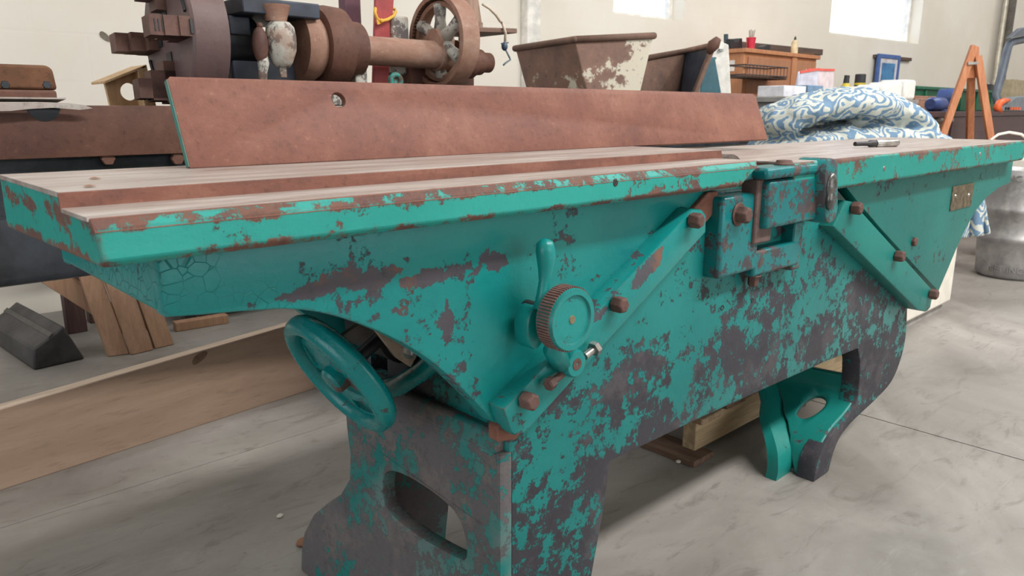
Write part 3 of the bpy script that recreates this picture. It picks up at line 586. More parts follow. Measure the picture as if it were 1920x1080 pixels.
# headstock
def lb(name, mat, x0, y0, x1, y1, Yf, Yb, bev=.006, par=None):
    m = MB(); pbox(m, x0, y0, x1, y1, Yf, Yb); return m.obj(name, mat, par or lt, bev)
hs = lb('headstock', M_LBLUE, 436, 62, 640, 196, 1.93, 2.14)
lb('headstock_cap', M_LBLUE, 455, 0, 600, 30, 1.84, 2.12, .004, hs)
lb('cap_bracket', M_LBLUE, 430, 30, 470, 66, 1.90, 2.10, .004, hs)
nose = cc+Vector((.09, 0, 0)); MB().lathe(nose, (1, 0, 0), [(0, .075), (.03, .075), (.03, .06), (.12, .06)], 32).obj('spindle_nose', M_LBLK, hs)
YB = 1.83
p = oy(488, 84, YB); sz = (p-E0).dot(FW)/FPX
b = MB().ball(p, (15*sz, 15*sz, 33*sz), 18, 12); b.ball(oy(487, 48, YB), 6*sz, 12, 8); b.obj('oil_cup', M_JAW, hs, smooth=180)
b = MB().tube([oy(493, 104, YB), oy(494, 118, YB), oy(493, 135, YB), oy(493, 156, YB)], .01, 12, [8*sz, 11*sz, 8*sz, 8*sz]); b.obj('oil_pipe', M_FLAKE, hs, smooth=180)
p = oy(527, 82, YB); b = MB().lathe(p, (0, 0, 1), [(-62*sz, 7*sz), (-44*sz, 7*sz), (-43*sz, 14*sz), (-34*sz, 20*sz), (-12*sz, 28*sz), (12*sz, 29*sz), (30*sz, 26*sz), (39*sz, 18*sz), (40*sz, 0)], 28); b.obj('bearing_pot', M_FLAKE, hs, smooth=60)
b = MB().lathe(p+Vector((0, .02, 41*sz)), (0, 0, 1), [(0, 20*sz), (8*sz, 22*sz), (26*sz, 28*sz), (30*sz, 28*sz)], 24); b.obj('pot_funnel', M_SHAFT, hs)
ax = oy(640, 92, 1.93); AY = ax.y; AZ_ = ax.z; sa = (ax-E0).dot(FW)/FPX
def XA(x): return oy(x, 92, AY).x
def axl(name, mat, prof, par=None, n=36): return MB().lathe((0, AY, AZ_), (1, 0, 0), [(XA(x), r*sa) for x, r in prof], n).obj(name, mat, par or lt)
axl('bell_housing', M_SHAFT, [(548, 30), (552, 60), (566, 64), (580, 60), (592, 52), (620, 54)], hs)
axl('gear_casing', M_LR, [(588, 30), (590, 68), (604, 74), (632, 72), (640, 52), (668, 50), (674, 30)], hs)
lb('casing_foot', M_LR, 560, 110, 690, 198, 1.95, 2.1, .01, hs); lb('casing_rib', M_FLAKE, 620, 120, 640, 198, 1.90, 1.96, .004, hs); lb('casing_rib', M_FLAKE, 668, 120, 690, 198, 1.90, 1.96, .004, hs)
sh = axl('back_shaft', M_SHAFT, [(600, 10), (606, 27), (815, 27.5), (816, 32), (838, 32), (839, 10)])
GX = XA(816); GR = 83*(oy(824, 80, AY)-E0).dot(FW)/FPX
gz = oy(824, 78, AY).z; gc = Vector((GX, AY, gz))
gw = MB().lathe(gc, (1, 0, 0), [(0, GR*.90), (0, GR), (.065, GR), (.065, GR*.90), (0, GR*.90)], 72).obj('gear_wheel', M_SHAFT, lt)
b = MB()
for i in range(72):
    a = 2*math.pi*i/72; u_ = Vector((0, math.cos(a), math.sin(a))); b.bar(gc+u_*GR*.91+Vector((.001, 0, 0)), gc+u_*GR*.91+Vector((.045, 0, 0)), GR*.05, GR*.04, u_)
b.obj('inner_teeth', M_LR, gw)
MB().lathe(gc, (1, 0, 0), [(.012, GR*.76), (.012, GR*.86), (.03, GR*.86), (.03, GR*.76), (.012, GR*.76)], 64).obj('inner_ring', M_SHAFT, gw)
for i in range(6):
    a = math.radians(90+60*i); u_ = Vector((0, math.cos(a), math.sin(a))); MB().tube([gc+u_*GR*r+Vector((.022, 0, 0)) for r in (.18, .45, .8)], .01, 10, [.024, .017, .021]).obj('spoke', M_FLAKE, gw, smooth=180)
MB().lathe(gc, (1, 0, 0), [(-.01, .02), (-.01, GR*.27), (.05, GR*.25), (.05, .02)], 32).obj('hub', M_SHAFT, gw)
q_ = gc.x+.07
cz = oy(918, 118, AY); cs = (cz-E0).dot(FW)/FPX
b = MB().lathe((q_, AY, cz.z), (1, 0, 0), [(0, 20*cs), (0, 36*cs), (.035, 36*cs), (.04, 30*cs), (.07, 30*cs), (.075, 24*cs), (.11, 23*cs), (.115, 18*cs), (.15, 18*cs), (.15, .0)], 32); b.obj('cone_pulley', M_LR, lt)
lb('change_box', M_FLAKE, 736, 30, 768, 140, 2.02, 2.12); lb('tail_bearing', M_LR, 770, 128, 890, 196, 2.0, 2.12)
c_ = oy(742, 152, 1.86); b = MB()
for i in range(17): pass
b.lathe(c_, (0, -1, 0), [(math.sin(a)*.008, .017+math.cos(a)*.008) for a in [2*math.pi*i/10 for i in range(11)]], 28); b.obj('lifting_eye', P_LIP, lt, smooth=180)
# red bar and dark post behind the shaft
zt_ = oy(725, -60, 2.05).z
a0_ = oy(697, 156, 2.03); a1_ = oy(724, 156, 2.03); b0_ = oy(706, -60, 2.03); b1_ = oy(743, -60, 2.03)
rb = MB().prism([(a0_.x, 2.03, zt), (a1_.x, 2.03, zt), (b1_.x, 2.03, b1_.z), (b0_.x, 2.03, b0_.z)], (0, .012, 0)).obj('lever_bar', plain('red_paint', (168, 72, 72), .45, 0, .08, 12), lt, .003); rb['label'] = 'red painted flat bar'
lb('post', plain('maroon_post', (98, 62, 76), .5), 649, -60, 680, 198, 2.16, 2.2)
yb = thing('yellow_ribbon', oy(720, 42, 2.025), 'yellow ribbon tied round the red bar', 'ribbon')
M_YEL = plain('yellow_cloth', (232, 176, 70), .7)
MB().tube([oy(704, 15, 2.035), oy(703, 24, 2.02), oy(706, 33, 2.015), oy(712, 40, 2.015), oy(726, 37, 2.015), oy(738, 30, 2.02), oy(742, 22, 2.035), oy(740, 17, 2.05), oy(706, 12, 2.05), oy(704, 15, 2.035)], .005, 8).obj('loop', M_YEL, yb, smooth=180)
MB().prism([oy(705, 28, 2.012), oy(713, 36, 2.012), oy(716, 44, 2.012), oy(708, 46, 2.012)], (0, .003, 0)).obj('tail', M_YEL, yb); MB().ball(oy(715, 39, 2.012), .007, 10, 8).obj('knot', M_YEL, yb, smooth=180)
# rusty block and bent sheet on the left of the bed
cs_ = thing('cross_slide', oy(40, 195, 1.92), 'rusty cross slide block sitting at the left end of lathe bed', 'machine part')
m = MB(); pbox(m, -60, 168, 108, 197, 1.87, 2.06); m.obj('base_block', M_LR, cs_, .005)
z0 = oy(50, 168, 1.9).z; z1 = oy(50, 121, 1.9).z; xa = oy(-60, 150, 1.9).x; xb = oy(108, 165, 1.9).x; xc = oy(98, 122, 1.9).x
MB().prism([(xa, 1.9, z0), (xb, 1.9, z0), (xc, 1.9, z1-.008), (xc-.01, 1.9, z1), (xa, 1.9, z1)], (0, .13, 0)).obj('top_block', rust('block_rust', (104, 74, 54), (130, 88, 62), (146, 108, 78), 9), cs_, .006)
for x in (10, 88): MB().lathe(oy(x, 159, 1.9), (0, -1, 0), [(0, .009), (.002, .008)], 6).obj('screw_hole', M_LBLK, cs_)
sp = [(-60, 193), (0, 190), (60, 190), (120, 192), (160, 196), (176, 203), (150, 207), (100, 204), (40, 206), (0, 209), (-60, 209)]
b = MB(); q5 = lambda x, y: (oy(x, y, 1.775).x, oy(x, y, 1.775).z)
b.plate([q5(-60, 192), q5(0, 191), q5(70, 191), q5(125, 193), q5(158, 197), q5(174, 203), q5(150, 206), q5(100, 202), q5(60, 204), q5(20, 208), q5(-60, 209)], [], XZ(1.775), .004)
b.prism([(q5(-60, 192)[0], 1.777, zt+.012), (q5(125, 193)[0], 1.777, zt+.012), (q5(125, 193)[0], 1.868, zt+.004), (q5(-60, 192)[0], 1.868, zt+.004)], (0, 0, .003))
tag(b.obj('cardboard_sheet', rust('old_card', (176, 156, 146), (202, 188, 180), (214, 204, 196), 7, .8), None, org=(.2, 1.8, zt)), 'bent dusty cardboard sheet lying on the lathe bed', 'sheet')
# plywood box with round hole behind the chuck
PY_ = 2.20; M_PLY = wood('plywood_tan', (196, 158, 116), (214, 180, 140), 2)
pb = thing('plywood_box', (oy(245, 190, PY_).x, PY_+.05, zt), 'tan plywood box with a round hole standing behind the chuck', 'box')
pq = lambda x, y: (oy(x, y, PY_).x, max(oy(x, y, PY_).z, zt) if y < 197 else zt)
hq = pq(243, 172); MB().plate([pq(207, 198), pq(196, 152), pq(274, 121), pq(293, 198)], [arc(hq, pq(260, 172)[0]-hq[0], 0, 345, 23)], XZ(PY_), .014).obj('face', M_PLY, pb)
MB().prism([oy(196, 152, PY_-.05), oy(274, 121, PY_-.05), oy(275, 126, PY_-.05), oy(197, 157, PY_-.05)], (0, .12, 0)).obj('top_board', M_PLY, pb, .001)
MB().prism([oy(257, 128, PY_-.05), oy(275, 122, PY_-.05), Vector((oy(292, 197, PY_-.05).x, PY_-.05, zt)), Vector((oy(272, 197, PY_-.05).x, PY_-.05, zt))], (0, .05, 0)).obj('post', M_PLY, pb, .001)
# board on top of the cone end, with block, cord and plug
bd = oy(925, 52, 1.93)
z_ = oy(915, 62, 1.9).z; bxa = oy(880, 60, 1.9).x; bxb = oy(958, 60, 1.9).x
ws = thing('wooden_shelf_board', (bxa, 1.95, z_), 'short brown board jutting out beside the spoked gear', 'board')
MB().prism([(bxa, 1.87, z_-.004), (bxb, 1.87, z_+.004), (bxb, 1.87, z_+.019), (bxa, 1.87, z_+.011)], (0, .2, 0)).obj('board', wood('brown_board', (104, 80, 70), (126, 98, 84), 0), ws, .002)
MB().tube([(bxa+.03, 1.97, cz.z+.01), (bxa+.03, 1.97, z_)], .014, 10).obj('support_rod', M_LBLK, ws)
wb_ = thing('wooden_block', (bxa+.03, 1.93, z_+.013), 'weathered block with grey cap standing on the short board', 'block')
zz = z_+.0125; MB().lathe((bxa+.035, 1.93, zz), (0, 0, 1), [(0, .036), (.018, .036), (.02, .03)], 20).obj('cap', M_FLAKE, wb_); MB().hexa([(bxa+.01, 1.91, zz+.02), (bxa+.06, 1.91, zz+.02), (bxa+.06, 1.95, zz+.02), (bxa+.01, 1.95, zz+.02), (bxa-.01, 1.91, zz+.1), (bxa+.045, 1.91, zz+.1), (bxa+.045, 1.95, zz+.1), (bxa-.01, 1.95, zz+.1)]).obj('stump', wood('weathered', (140, 112, 96), (168, 140, 122), 2), wb_)
cd = thing('power_cord', oy(947, 88, 1.88), 'cream cord with blue plug hanging past the short board', 'cord')
MB().tube([oy(x, y, 1.9 if y < 60 else 1.862) for x, y in ((905, 8), (918, 16), (930, 28), (938, 40), (942, 44))]+[oy(x, y, 1.862) for x, y in ((945, 52), (948, 62), (947, 78))], .0045, 8).obj('cord', plain('cream_cord', (206, 190, 168), .5), cd, smooth=180)
b = MB().ball(oy(946, 87, 1.862), (.011, .010, .014), 12, 8); b.bar(oy(940, 82, 1.862), oy(953, 80, 1.862), .004, .004); b.obj('plug', plain('plug_blue', (56, 74, 96), .4), cd, smooth=60)
MB().tube([oy(x, y, 1.862) for x, y in ((949, 95), (955, 107), (957, 112), (948, 118), (944, 122))], .003, 8).obj('wire', plain('wire_grey', (106, 118, 128), .4), cd, smooth=180)
# ================================================================== bench with the two troughs
M_TR = rust('trough_rust', (104, 82, 74), (130, 100, 86), (158, 122, 100), 6, .75, 40, .3)
t = NT('trough_flaked'); c = t.co(); n = t.noise(c, 7, 7, .68); f = t.noise(c, 40, 5); sep = t.n.new('ShaderNodeSeparateXYZ'); t.l.new(c, sep.inputs[0])
v = t.math('ADD', n, t.math('MULTIPLY', sep.outputs[2], -.45)); v = t.math('ADD', v, t.math('MULTIPLY', f, .12))
v = t.math('ADD', v, t.math('MULTIPLY', sep.outputs[0], .75))
col = t.ramp(n, [(.3, lin((108, 88, 80))), (.55, lin((138, 106, 92))), (.75, lin((164, 126, 104)))]); col = t.mix(t.step(v, .42, .47), col, lin((206, 198, 180))); col = t.mix(t.math('MULTIPLY', t.step(f, .6, .7), .8), col, lin((96, 82, 76))); t.bump(n, .3, .005); M_TRF = t.fin(col, .75)
BZ = .80
bn = thing('steel_bench', (2.9, 2.3, 0), 'rusty steel bench carrying two troughs behind the fence', 'bench')
MB().box((2.02, 1.95, BZ-.04), (3.86, 2.85, BZ)).obj('bench_top', M_LBLK, bn, .004)
for x in (2.06, 3.78):
    for y in (1.97, 2.75): MB().box((x, y, 0), (x+.06, y+.06, BZ-.04)).obj('leg', M_LBLK, bn)
def trough(name, tops, bots, label, lip=.014):
    r_ = thing(name, (sum(p.x for p in bots)/4, sum(p.y for p in bots)/4, BZ), label, 'trough')
    ct = sum(tops, Vector())/4; b = MB(); ti = [p+(ct-p).normalized()*.02 for p in tops]; cb = sum(bots, Vector())/4; bi = [p+(cb-p).normalized()*.02+Vector((0, 0, .012)) for p in bots]
    vs = list(tops)+list(bots)+ti+bi; fs = []
    for i in range(4):
        j = (i+1) % 4; fs += [(i, j, 4+j, 4+i), (8+i, 8+j, 12+j, 12+i), (i, j, 8+j, 8+i)]
    fs += [(4, 5, 6, 7), (12, 13, 14, 15)]
    b.poly(vs, fs).obj('bin', M_TRF, r_, .004)
    b = MB()
    for i in range(4): b.tube([tops[i], tops[(i+1) % 4]], lip, 8)
    for p in tops: b.ball(p, lip, 10, 8)
    b.obj('rim', M_TR, r_, smooth=180); return r_
Lc = at(966, 91, 3.5); Mc = at(1078, 74, 3.2); Rc = at(1226, 67, 3.35); Fc = Lc+Rc-Mc
bt = [Vector((*at(1012, 250, 3.42).xy, BZ+.001)), Vector((*at(1122, 250, 3.26).xy, BZ+.001)), Vector((*at(1180, 250, 3.34).xy, BZ+.001))]; bt.append(bt[0]+bt[2]-bt[1])
tr1 = trough('mortar_trough', [Lc, Mc, Rc, Fc], bt, 'upright rusty trough with flaking white paint behind the fence')
tr2 = thing('tipped_trough', at(1270, 240, 3.85).xy.to_3d()+Vector((0, 0, BZ)), 'tipped rusty trough showing its inside, behind upright trough', 'trough')
s2 = 3.75
A_ = at(1195, 112, s2+.15); B_ = at(1285, 96, s2+.3); C_ = at(1338, 84, s2+.1); Dn = at(1304, 172, s2-.05)
def flo(p, z=BZ+.002): return Vector((p.x, p.y, z))
b = MB().hexa([flo(at(1185, 240, s2+.1)), flo(at(1262, 240, s2+.3)), flo(at(1262, 240, s2+.32)), flo(at(1185, 240, s2+.12)), A_, B_, B_+HD*.02, A_+HD*.02]); b.obj('side_panel', M_TR, tr2)
b = MB().hexa([flo(at(1262, 240, s2+.3)), flo(at(1282, 240, s2+.05)), flo(at(1282, 240, s2+.08)), flo(at(1262, 240, s2+.33)), B_, C_, C_+HD*.02, B_+HD*.02]); b.obj('back_panel', M_LBLUE, tr2)  # dark blue carries the lens flare tint and the shade inside the trough
MB().bar(at(1280, 232, s2-.03), C_, .02, .05, HD).obj('end_panel', M_TR, tr2, .004)
MB().tube([A_, B_, C_], .014, 8).obj('rim', M_TR, tr2, smooth=180)
MB().tube([at(1328, 100, s2), at(1338, 84, s2), at(1347, 72, s2)], .02, 10, [.014, .03, .016]).obj('lip', M_LR, tr2, smooth=180)
tp = thing('teal_crate', flo(at(1330, 240, 4.3), BZ), 'dark teal board standing between tipped trough and cabinet', 'board')
MB().prism([flo(at(1310, 240, 4.3)), flo(at(1366, 240, 4.3)), at(1341, 110, 4.3), at(1318, 110, 4.3)], HD*.03).obj('panel', plain('teal_panel', (62, 104, 116), .5), tp, .003)
MB().prism([at(1316, 111, 4.3), at(1343, 111, 4.3), at(1343, 107, 4.3), at(1316, 107, 4.3)], HD*.034).obj('top_edge', plain('teal_edge', (74, 118, 130), .5), tp)
wp_ = thing('plastic_sheet', flo(at(1345, 240, 4.5), BZ), 'white plastic panel leaning beside the wooden cabinet', 'panel')
MB().prism([flo(at(1330, 240, 4.5)), flo(at(1375, 240, 4.5)), at(1366, 84, 4.5), at(1348, 76, 4.5), at(1334, 92, 4.5), at(1328, 120, 4.5)], HD*.02).obj('sheet', M_WHITE, wp_, .003)
MB().box(at(1346, 96, 4.49), at(1356, 92, 4.5)).obj('slot', plain('slot_grey', (150, 150, 150)), wp_)
# ================================================================== far wall: cabinet and what stands on it
M_CAB = wood('cabinet_wood', (182, 122, 84), (198, 138, 98), 2, 4, .5); M_CAB2 = wood('cabinet_panel', (166, 114, 84), (178, 126, 94), 2, 4, .5)
CY = 3.10
def px0(x0, y0, x1, y1, Y): return oy(x0, (y0+y1)/2, Y).x, oy(x1, (y0+y1)/2, Y).x, oy((x0+x1)/2, y1, Y).z, oy((x0+x1)/2, y0, Y).z
xa, xb, _, zc = px0(1395, 97, 1530, 200, CY)
cb = thing('wooden_cabinet', ((xa+xb)/2, CY+.15, 0), 'orange brown wooden cabinet against the wall with basket on its door', 'cabinet')
MB().box((xa, CY+.012, 0), (xb, CY+.26, zc-.03)).obj('body', M_CAB, cb, .003)
MB().box((xa-.02, CY-.015, zc-.03), (xb+.02, CY+.27, zc)).obj('top', M_CAB, cb, .003)
xm = xa+(xb-xa)*.66
for (u0, u1) in ((xa+.05, xm-.06), (xm+.04, xb-.02)):
    MB().box((u0, CY, .08), (u1, CY+.02, zc-.06)).obj('door', M_CAB2, cb, .003)
MB().box((xm-.05, CY-.004, .04), (xm+.03, CY+.02, zc-.03)).obj('stile', M_CAB, cb, .002)
lbx = ox(1375, 118, xa-.001); MB().box((xa-.004, lbx.y-.012, lbx.z-.06), (xa+.001, lbx.y+.03, lbx.z+.02)).obj('label_plate', M_WHITE, cb)
k0, k1, kz0, kz1 = px0(1398, 124, 1476, 147, CY-.16)
bk_ = thing('wire_basket', ((k0+k1)/2, CY-.08, kz0), 'dark wire basket hanging on the cabinet door', 'basket'); M_WIRE = plain('wire_dark', (74, 58, 52), .5)
b = MB()
for z in (kz1, kz0+.02): b.tube([(k0, CY-.16, z), (k1, CY-.16, z), (k1, CY-.003, z), (k0, CY-.003, z), (k0, CY-.16, z)], .006, 6)
b.obj('rim', M_WIRE, bk_)
for i in range(13):
    X = k0+(k1-k0)*i/12; MB().tube([(X, CY-.16, kz1), (X, CY-.16, kz0), (X, CY-.003, kz0)], .003, 5).obj('wire', M_WIRE, bk_)
MB().box((k0, CY-.155, kz0), (k1, CY-.003, kz0+.012)).obj('bottom', M_WIRE, bk_)
# things on the cabinet
cu = oy(1407, 92, CY+.08); cu.z = zc; cw = 9*(cu-E0).dot(FW)/FPX
cp = thing('plastic_cup', cu, 'red plastic cup holding pens on the wooden cabinet', 'cup')
MB().lathe(cu, (0, 0, 1), [(0, cw*.72), (cw*2.5, cw), (cw*2.5, cw*.9), (.006, cw*.62), (.006, 0)], 24).obj('cup', plain('red_plastic', (214, 48, 72), .35), cp)
for i, (dx, ty) in enumerate(((-.02, 57), (-.005, 60), (.012, 60), (.028, 56))):
    tag(MB().tube([cu+Vector((dx*.3, 0, .012)), cu+Vector((dx*1.7, .0, cw*(3.9+.2*(i % 2))))], .004, 6).obj('pen', plain('pen_%d' % (i % 2), ((120, 100, 88), (150, 140, 130))[i % 2]), None, org=cu), ('brown pen leaning left in the red cup', 'grey pen upright left of middle in red cup', 'brown pen upright right of middle in red cup', 'grey pen leaning right in the red cup')[i], 'pen', 'pens in the red cup')
bt_ = oy(1489, 98, CY+.08); bt_.z = zc
bo = thing('glue_bottle', bt_, 'cream bottle with dark tip on the wooden cabinet', 'bottle')
MB().lathe(bt_, (0, 0, 1), [(0, .028), (.10, .028), (.118, .014)], 16).obj('body', plain('cream_plastic', (226, 206, 166), .4), bo, smooth=50); MB().lathe(bt_+Vector((0, 0, .117)), (0, 0, 1), [(0, .012), (.014, .009), (.03, .004)], 12).obj('tip', M_DKSTEEL, bo)
def blob(name, px, Y, lab, cat, mat, th=.06, z=None):
    P = [oy(x, y, Y) for x, y in px]; m = min(p.z for p in P); dz = (z-m) if z is not None else 0
    P = [p+Vector((0, 0, dz)) for p in P]
    return tag(MB().prism(P, (0, th, 0)).obj(name, mat, None, .004, org=(sum(p.x for p in P)/len(P), Y, min(p.z for p in P))), lab, cat)
M_BLK = plain('black_plastic', (42, 42, 46), .45)
blob('battery_charger', [(1370, 92), (1392, 92), (1392, 72), (1386, 72), (1384, 78), (1378, 78), (1376, 73), (1370, 73)], CY+.12, 'black tool charger left of the red cup', 'charger', M_BLK, z=zc)
blob('clamp', [(1355, 90), (1366, 90), (1366, 62), (1361, 62), (1361, 86), (1355, 86)], CY+.16, 'dark upright clamp at the left corner of the cabinet', 'clamp', plain('clamp_blue', (56, 74, 86)), .02, z=zc) 
blob('stapler', [(1430, 93), (1444, 93), (1446, 80), (1440, 79), (1432, 84)], CY+.1, 'small black stapler right of the red cup', 'stapler', M_BLK, z=zc)
d0 = oy(1510, 101, CY+.06); MB_ = MB().lathe((d0.x, d0.y, zc), (0, 0, 1), [(0, .05), (.012, .07), (.014, .066), (.004, .04), (.004, 0)], 24)
tag(MB_.obj('dish', plain('dish_olive', (150, 124, 88), .5), None, org=(d0.x, d0.y, zc)), 'shallow tan dish at the right end of the cabinet top', 'dish')
# battens on the wall
M_BAT = wood('dark_batten', (84, 66, 58), (100, 80, 70), 0)
for (x0, y0, x1, y1, hpx, lab) in ((1366, 80, 1541, 100, 11, 'long dark wooden batten on the wall above the cabinet'), (1640, 104, 1708, 113, 6, 'short dark wooden batten on the wall behind the blue picture')):
    a = onw(x0, y0, .02); c_ = onw(x1, y1, .02); hh = hpx*((a+c_)/2-E0).dot(FW)/FPX; zc_ = (a.z+c_.z)/2
    tag(MB().plate(rect(wt(a), zc_-hh/2, wt(c_), zc_+hh/2), [], WALL3(-.03), .03).obj('wall_batten', M_BAT, None, .002, org=a), lab, 'batten')
# picture
PA = [onw(x, y, .05) for x, y in ((1647, 101), (1687, 104), (1689, 158), (1652, 158))]
u0, u1 = wt(PA[0]), wt(PA[1]); v1 = (PA[0].z+PA[1].z)/2; v0 = v1-.66
pf = thing('framed_picture', WO+WU*((u0+u1)/2)+WN*-.05+ZZ*v0, 'blue framed picture with dark blue image leaning on the wall', 'picture'); e = .05*(u1-u0)/.6
MB().plate(rect(u0, v0, u1, v1), [rect(u0+e, v0+e, u1-e, v1-e)], WALL3(-.065), .03).obj('frame', plain('frame_blue', (70, 104, 168), .4), pf, .003)
MB().plate(rect(u0+e, v0+e, u1-e, v1-e), [], WALL3(-.055), .01).obj('mat_board', plain('mat_white', (216, 210, 214)), pf)
m_ = (u1-u0)*.20; t = NT('picture_print'); n = t.noise(t.co(), 5, 3); col = t.ramp(n, [(.3, lin((40, 84, 150))), (.55, lin((66, 140, 190))), (.75, lin((36, 66, 126)))]); M_PIC = t.fin(col, .3)
pi_ = MB().plate(rect(u0+m_, v0+m_*.9, u1-m_, v1-m_*.9), [], WALL3(-.058), .004).obj('image', M_PIC, pf)
um = (u0+u1)/2; MB().plate(smooth_loop([(um-.1*(u1-u0)*2, v0+m_), (um+.1*(u1-u0)*2, v0+m_), (um+.07*(u1-u0), v0+.3), (um, v0+.4), (um-.08*(u1-u0), v0+.28)], 1), [], WALL3(-.0595), .002).obj('dark_shape', plain('pic_dark', (34, 48, 72)), pi_)
# conduit pipes on the wall at the right
for (x, r_, mt, lab, cat) in ((1894, .06, rust('flue_grey', (96, 90, 84), (120, 114, 106), (140, 134, 124), 6), 'thick grey vertical pipe on the wall at far right', 'pipe'), (1884, .03, plain('galvanised', (206, 200, 186), .3, .6), 'thin bright vertical conduit beside the thick grey pipe', 'pipe')):
    a = onw(x, 20, .1); tag(MB().cyl((a.x, a.y, .02), (a.x, a.y, CEIL-.01), r_, n=18).obj('wall_pipe', mt, None, org=(a.x, a.y, 0)), lab, cat)
# ================================================================== store cabinet behind the quilt, with the goods on it
SY = 2.06; s0, s1, _, SZ = px0(1464, 184, 1712, 250, SY)
st = thing('storage_counter', ((s0+s1)/2, SY+.2, 0), 'grey counter mostly hidden behind the quilt', 'counter'); M_GREY = plain('counter_grey', (150, 146, 142), .6)
MB().box((s0+.02, SY, 0), (s1, SY+.5, SZ-.03)).obj('body', M_GREY, st, .004); MB().box((s0, SY-.02, SZ-.03), (s1+.02, SY+.52, SZ)).obj('top', M_GREY, st, .004)
def gbox(name, x0, x1, y0, Y, dep, mat, lab, cat, bev=.004):
    a, b_, _, z1 = px0(x0, y0, x1, y0+2, Y); z1 = oy((x0+x1)/2, y0, Y).z
    return tag(MB().box((a, Y, SZ), (b_, Y+dep, z1)).obj(name, mat, None, bev, org=((a+b_)/2, Y+dep/2, SZ)), lab, cat)
wbx = gbox('white_box', 1471, 1512, 161, SY+.02, .16, plain('box_white', (222, 222, 228), .5), 'white cardboard box at the left edge of the quilt', 'box')
bbx = gbox('blue_box', 1516, 1544, 160, SY+.02, .14, plain('box_blue', (110, 140, 168), .5), 'pale blue box beside the white cardboard box', 'box')
# clear bag with red seal
z_w = oy(1490, 161, SY+.02).z
g0 = oy(1497, 150, SY+.22); g1 = oy(1534, 150, SY+.22); g2 = oy(1562, 150, SY+.30)
bg_ = thing('zip_bag', (g0.x, g0.y, SZ), 'clear zip bag with red seal standing behind white box', 'bag')
M_BAG = plain('bag_plastic', (208, 208, 224), .25); M_RED = plain('seal_red', (226, 96, 84), .4)
za = oy(1497, 134, SY+.22).z; zb2 = oy(1534, 128, SY+.22).z; zc2 = oy(1562, 130, SY+.3).z
MB().hexa([(g0.x, g0.y, SZ), (g1.x, g1.y, SZ), (g1.x, g1.y+.03, SZ), (g0.x, g0.y+.03, SZ), (g0.x, g0.y, za), (g1.x, g1.y, zb2), (g1.x, g1.y+.01, zb2), (g0.x, g0.y+.01, za)]).obj('front_pouch', M_BAG, bg_, .006)
MB().hexa([(g1.x, g2.y-.02, SZ), (g2.x, g2.y-.02, SZ), (g2.x, g2.y+.01, SZ), (g1.x, g2.y+.01, SZ), (g1.x, g2.y, zb2), (g2.x, g2.y, zc2), (g2.x, g2.y+.01, zc2), (g1.x, g2.y+.01, zb2)]).obj('rear_pouch', plain('bag_pink', (214, 200, 204), .3), bg_, .006)
MB().bar((g0.x+.01, g0.y-.003, za-.004), (g1.x, g1.y-.003, zb2-.004), .006, .014).obj('seal', M_RED, bg_); MB().bar((g1.x, g2.y-.004, zb2-.004), (g2.x, g2.y-.004, zc2-.004), .006, .014).obj('seal', M_RED, bg_)
def can(x, y0, wpx, lab, capb, ylo):
    p = oy(x, y0, SY+.3); r_ = wpx/2*(p-E0).dot(FW)/FPX; q_ = Vector((p.x, p.y, SZ)); h = p.z-SZ
    c_ = thing('spray_can', q_, lab, 'can', 'cans behind the quilt'); M_Y = plain('can_yellow', (214, 190, 60), .35)
    if capb: MB().lathe(q_, (0, 0, 1), [(0, r_), (h*.58, r_)], 24).obj('body', plain('can_green', (62, 96, 70), .35), c_); MB().lathe(q_, (0, 0, 1), [(h*.58, r_), (h*.66, r_)], 24).obj('band', M_Y, c_); MB().lathe(q_, (0, 0, 1), [(h*.66, r_*.98), (h*.98, r_*.95), (h, r_*.88)], 24).obj('cap', M_BLK, c_)
    else: MB().lathe(q_, (0, 0, 1), [(0, r_), (h*.52, r_), (h*.66, r_*.55), (h*.68, r_*.5)], 24).obj('body', M_Y, c_, smooth=50); m = MB().lathe(q_, (0, 0, 1), [(h*.67, r_*.55), (h*.86, r_*.5)], 16); m.box((q_.x-r_*.5, q_.y-r_*.3, SZ+h*.84), (q_.x+r_*.7, q_.y+r_*.3, SZ+h)); m.obj('nozzle', M_BLK, c_, .003)
can(1588, 141, 20, 'yellow bottle with black trigger nozzle behind the quilt', False, 0); can(1614, 139, 20, 'green can with black cap and yellow band behind quilt', True, 0)
f0, f1, _, _ = px0(1628, 150, 1712, 190, SY+.03)
fm = thing('foam_packing', ((f0+f1)/2, SY+.08, SZ), 'white moulded foam packing block behind the quilt', 'packing'); M_FOAM = plain('foam_white', (236, 232, 226), .8, 0, .03, 30, .2)
for i in range(4):
    a = f0+(f1-f0)*i/4; c_ = f0+(f1-f0)*(i+1)/4; zt2 = oy(1640+21*i, 163-4.5*i, SY+.03).z
    MB().box((a+.004, SY+.03-(.02 if i % 2 else 0), SZ), (c_-.004, SY+.2, zt2)).obj('ridge', M_FOAM, fm, .02, seg=3)
MB().box((f0, SY+.06, SZ), (f1, SY+.2, SZ+.08)).obj('tray', M_FOAM, fm, .01)
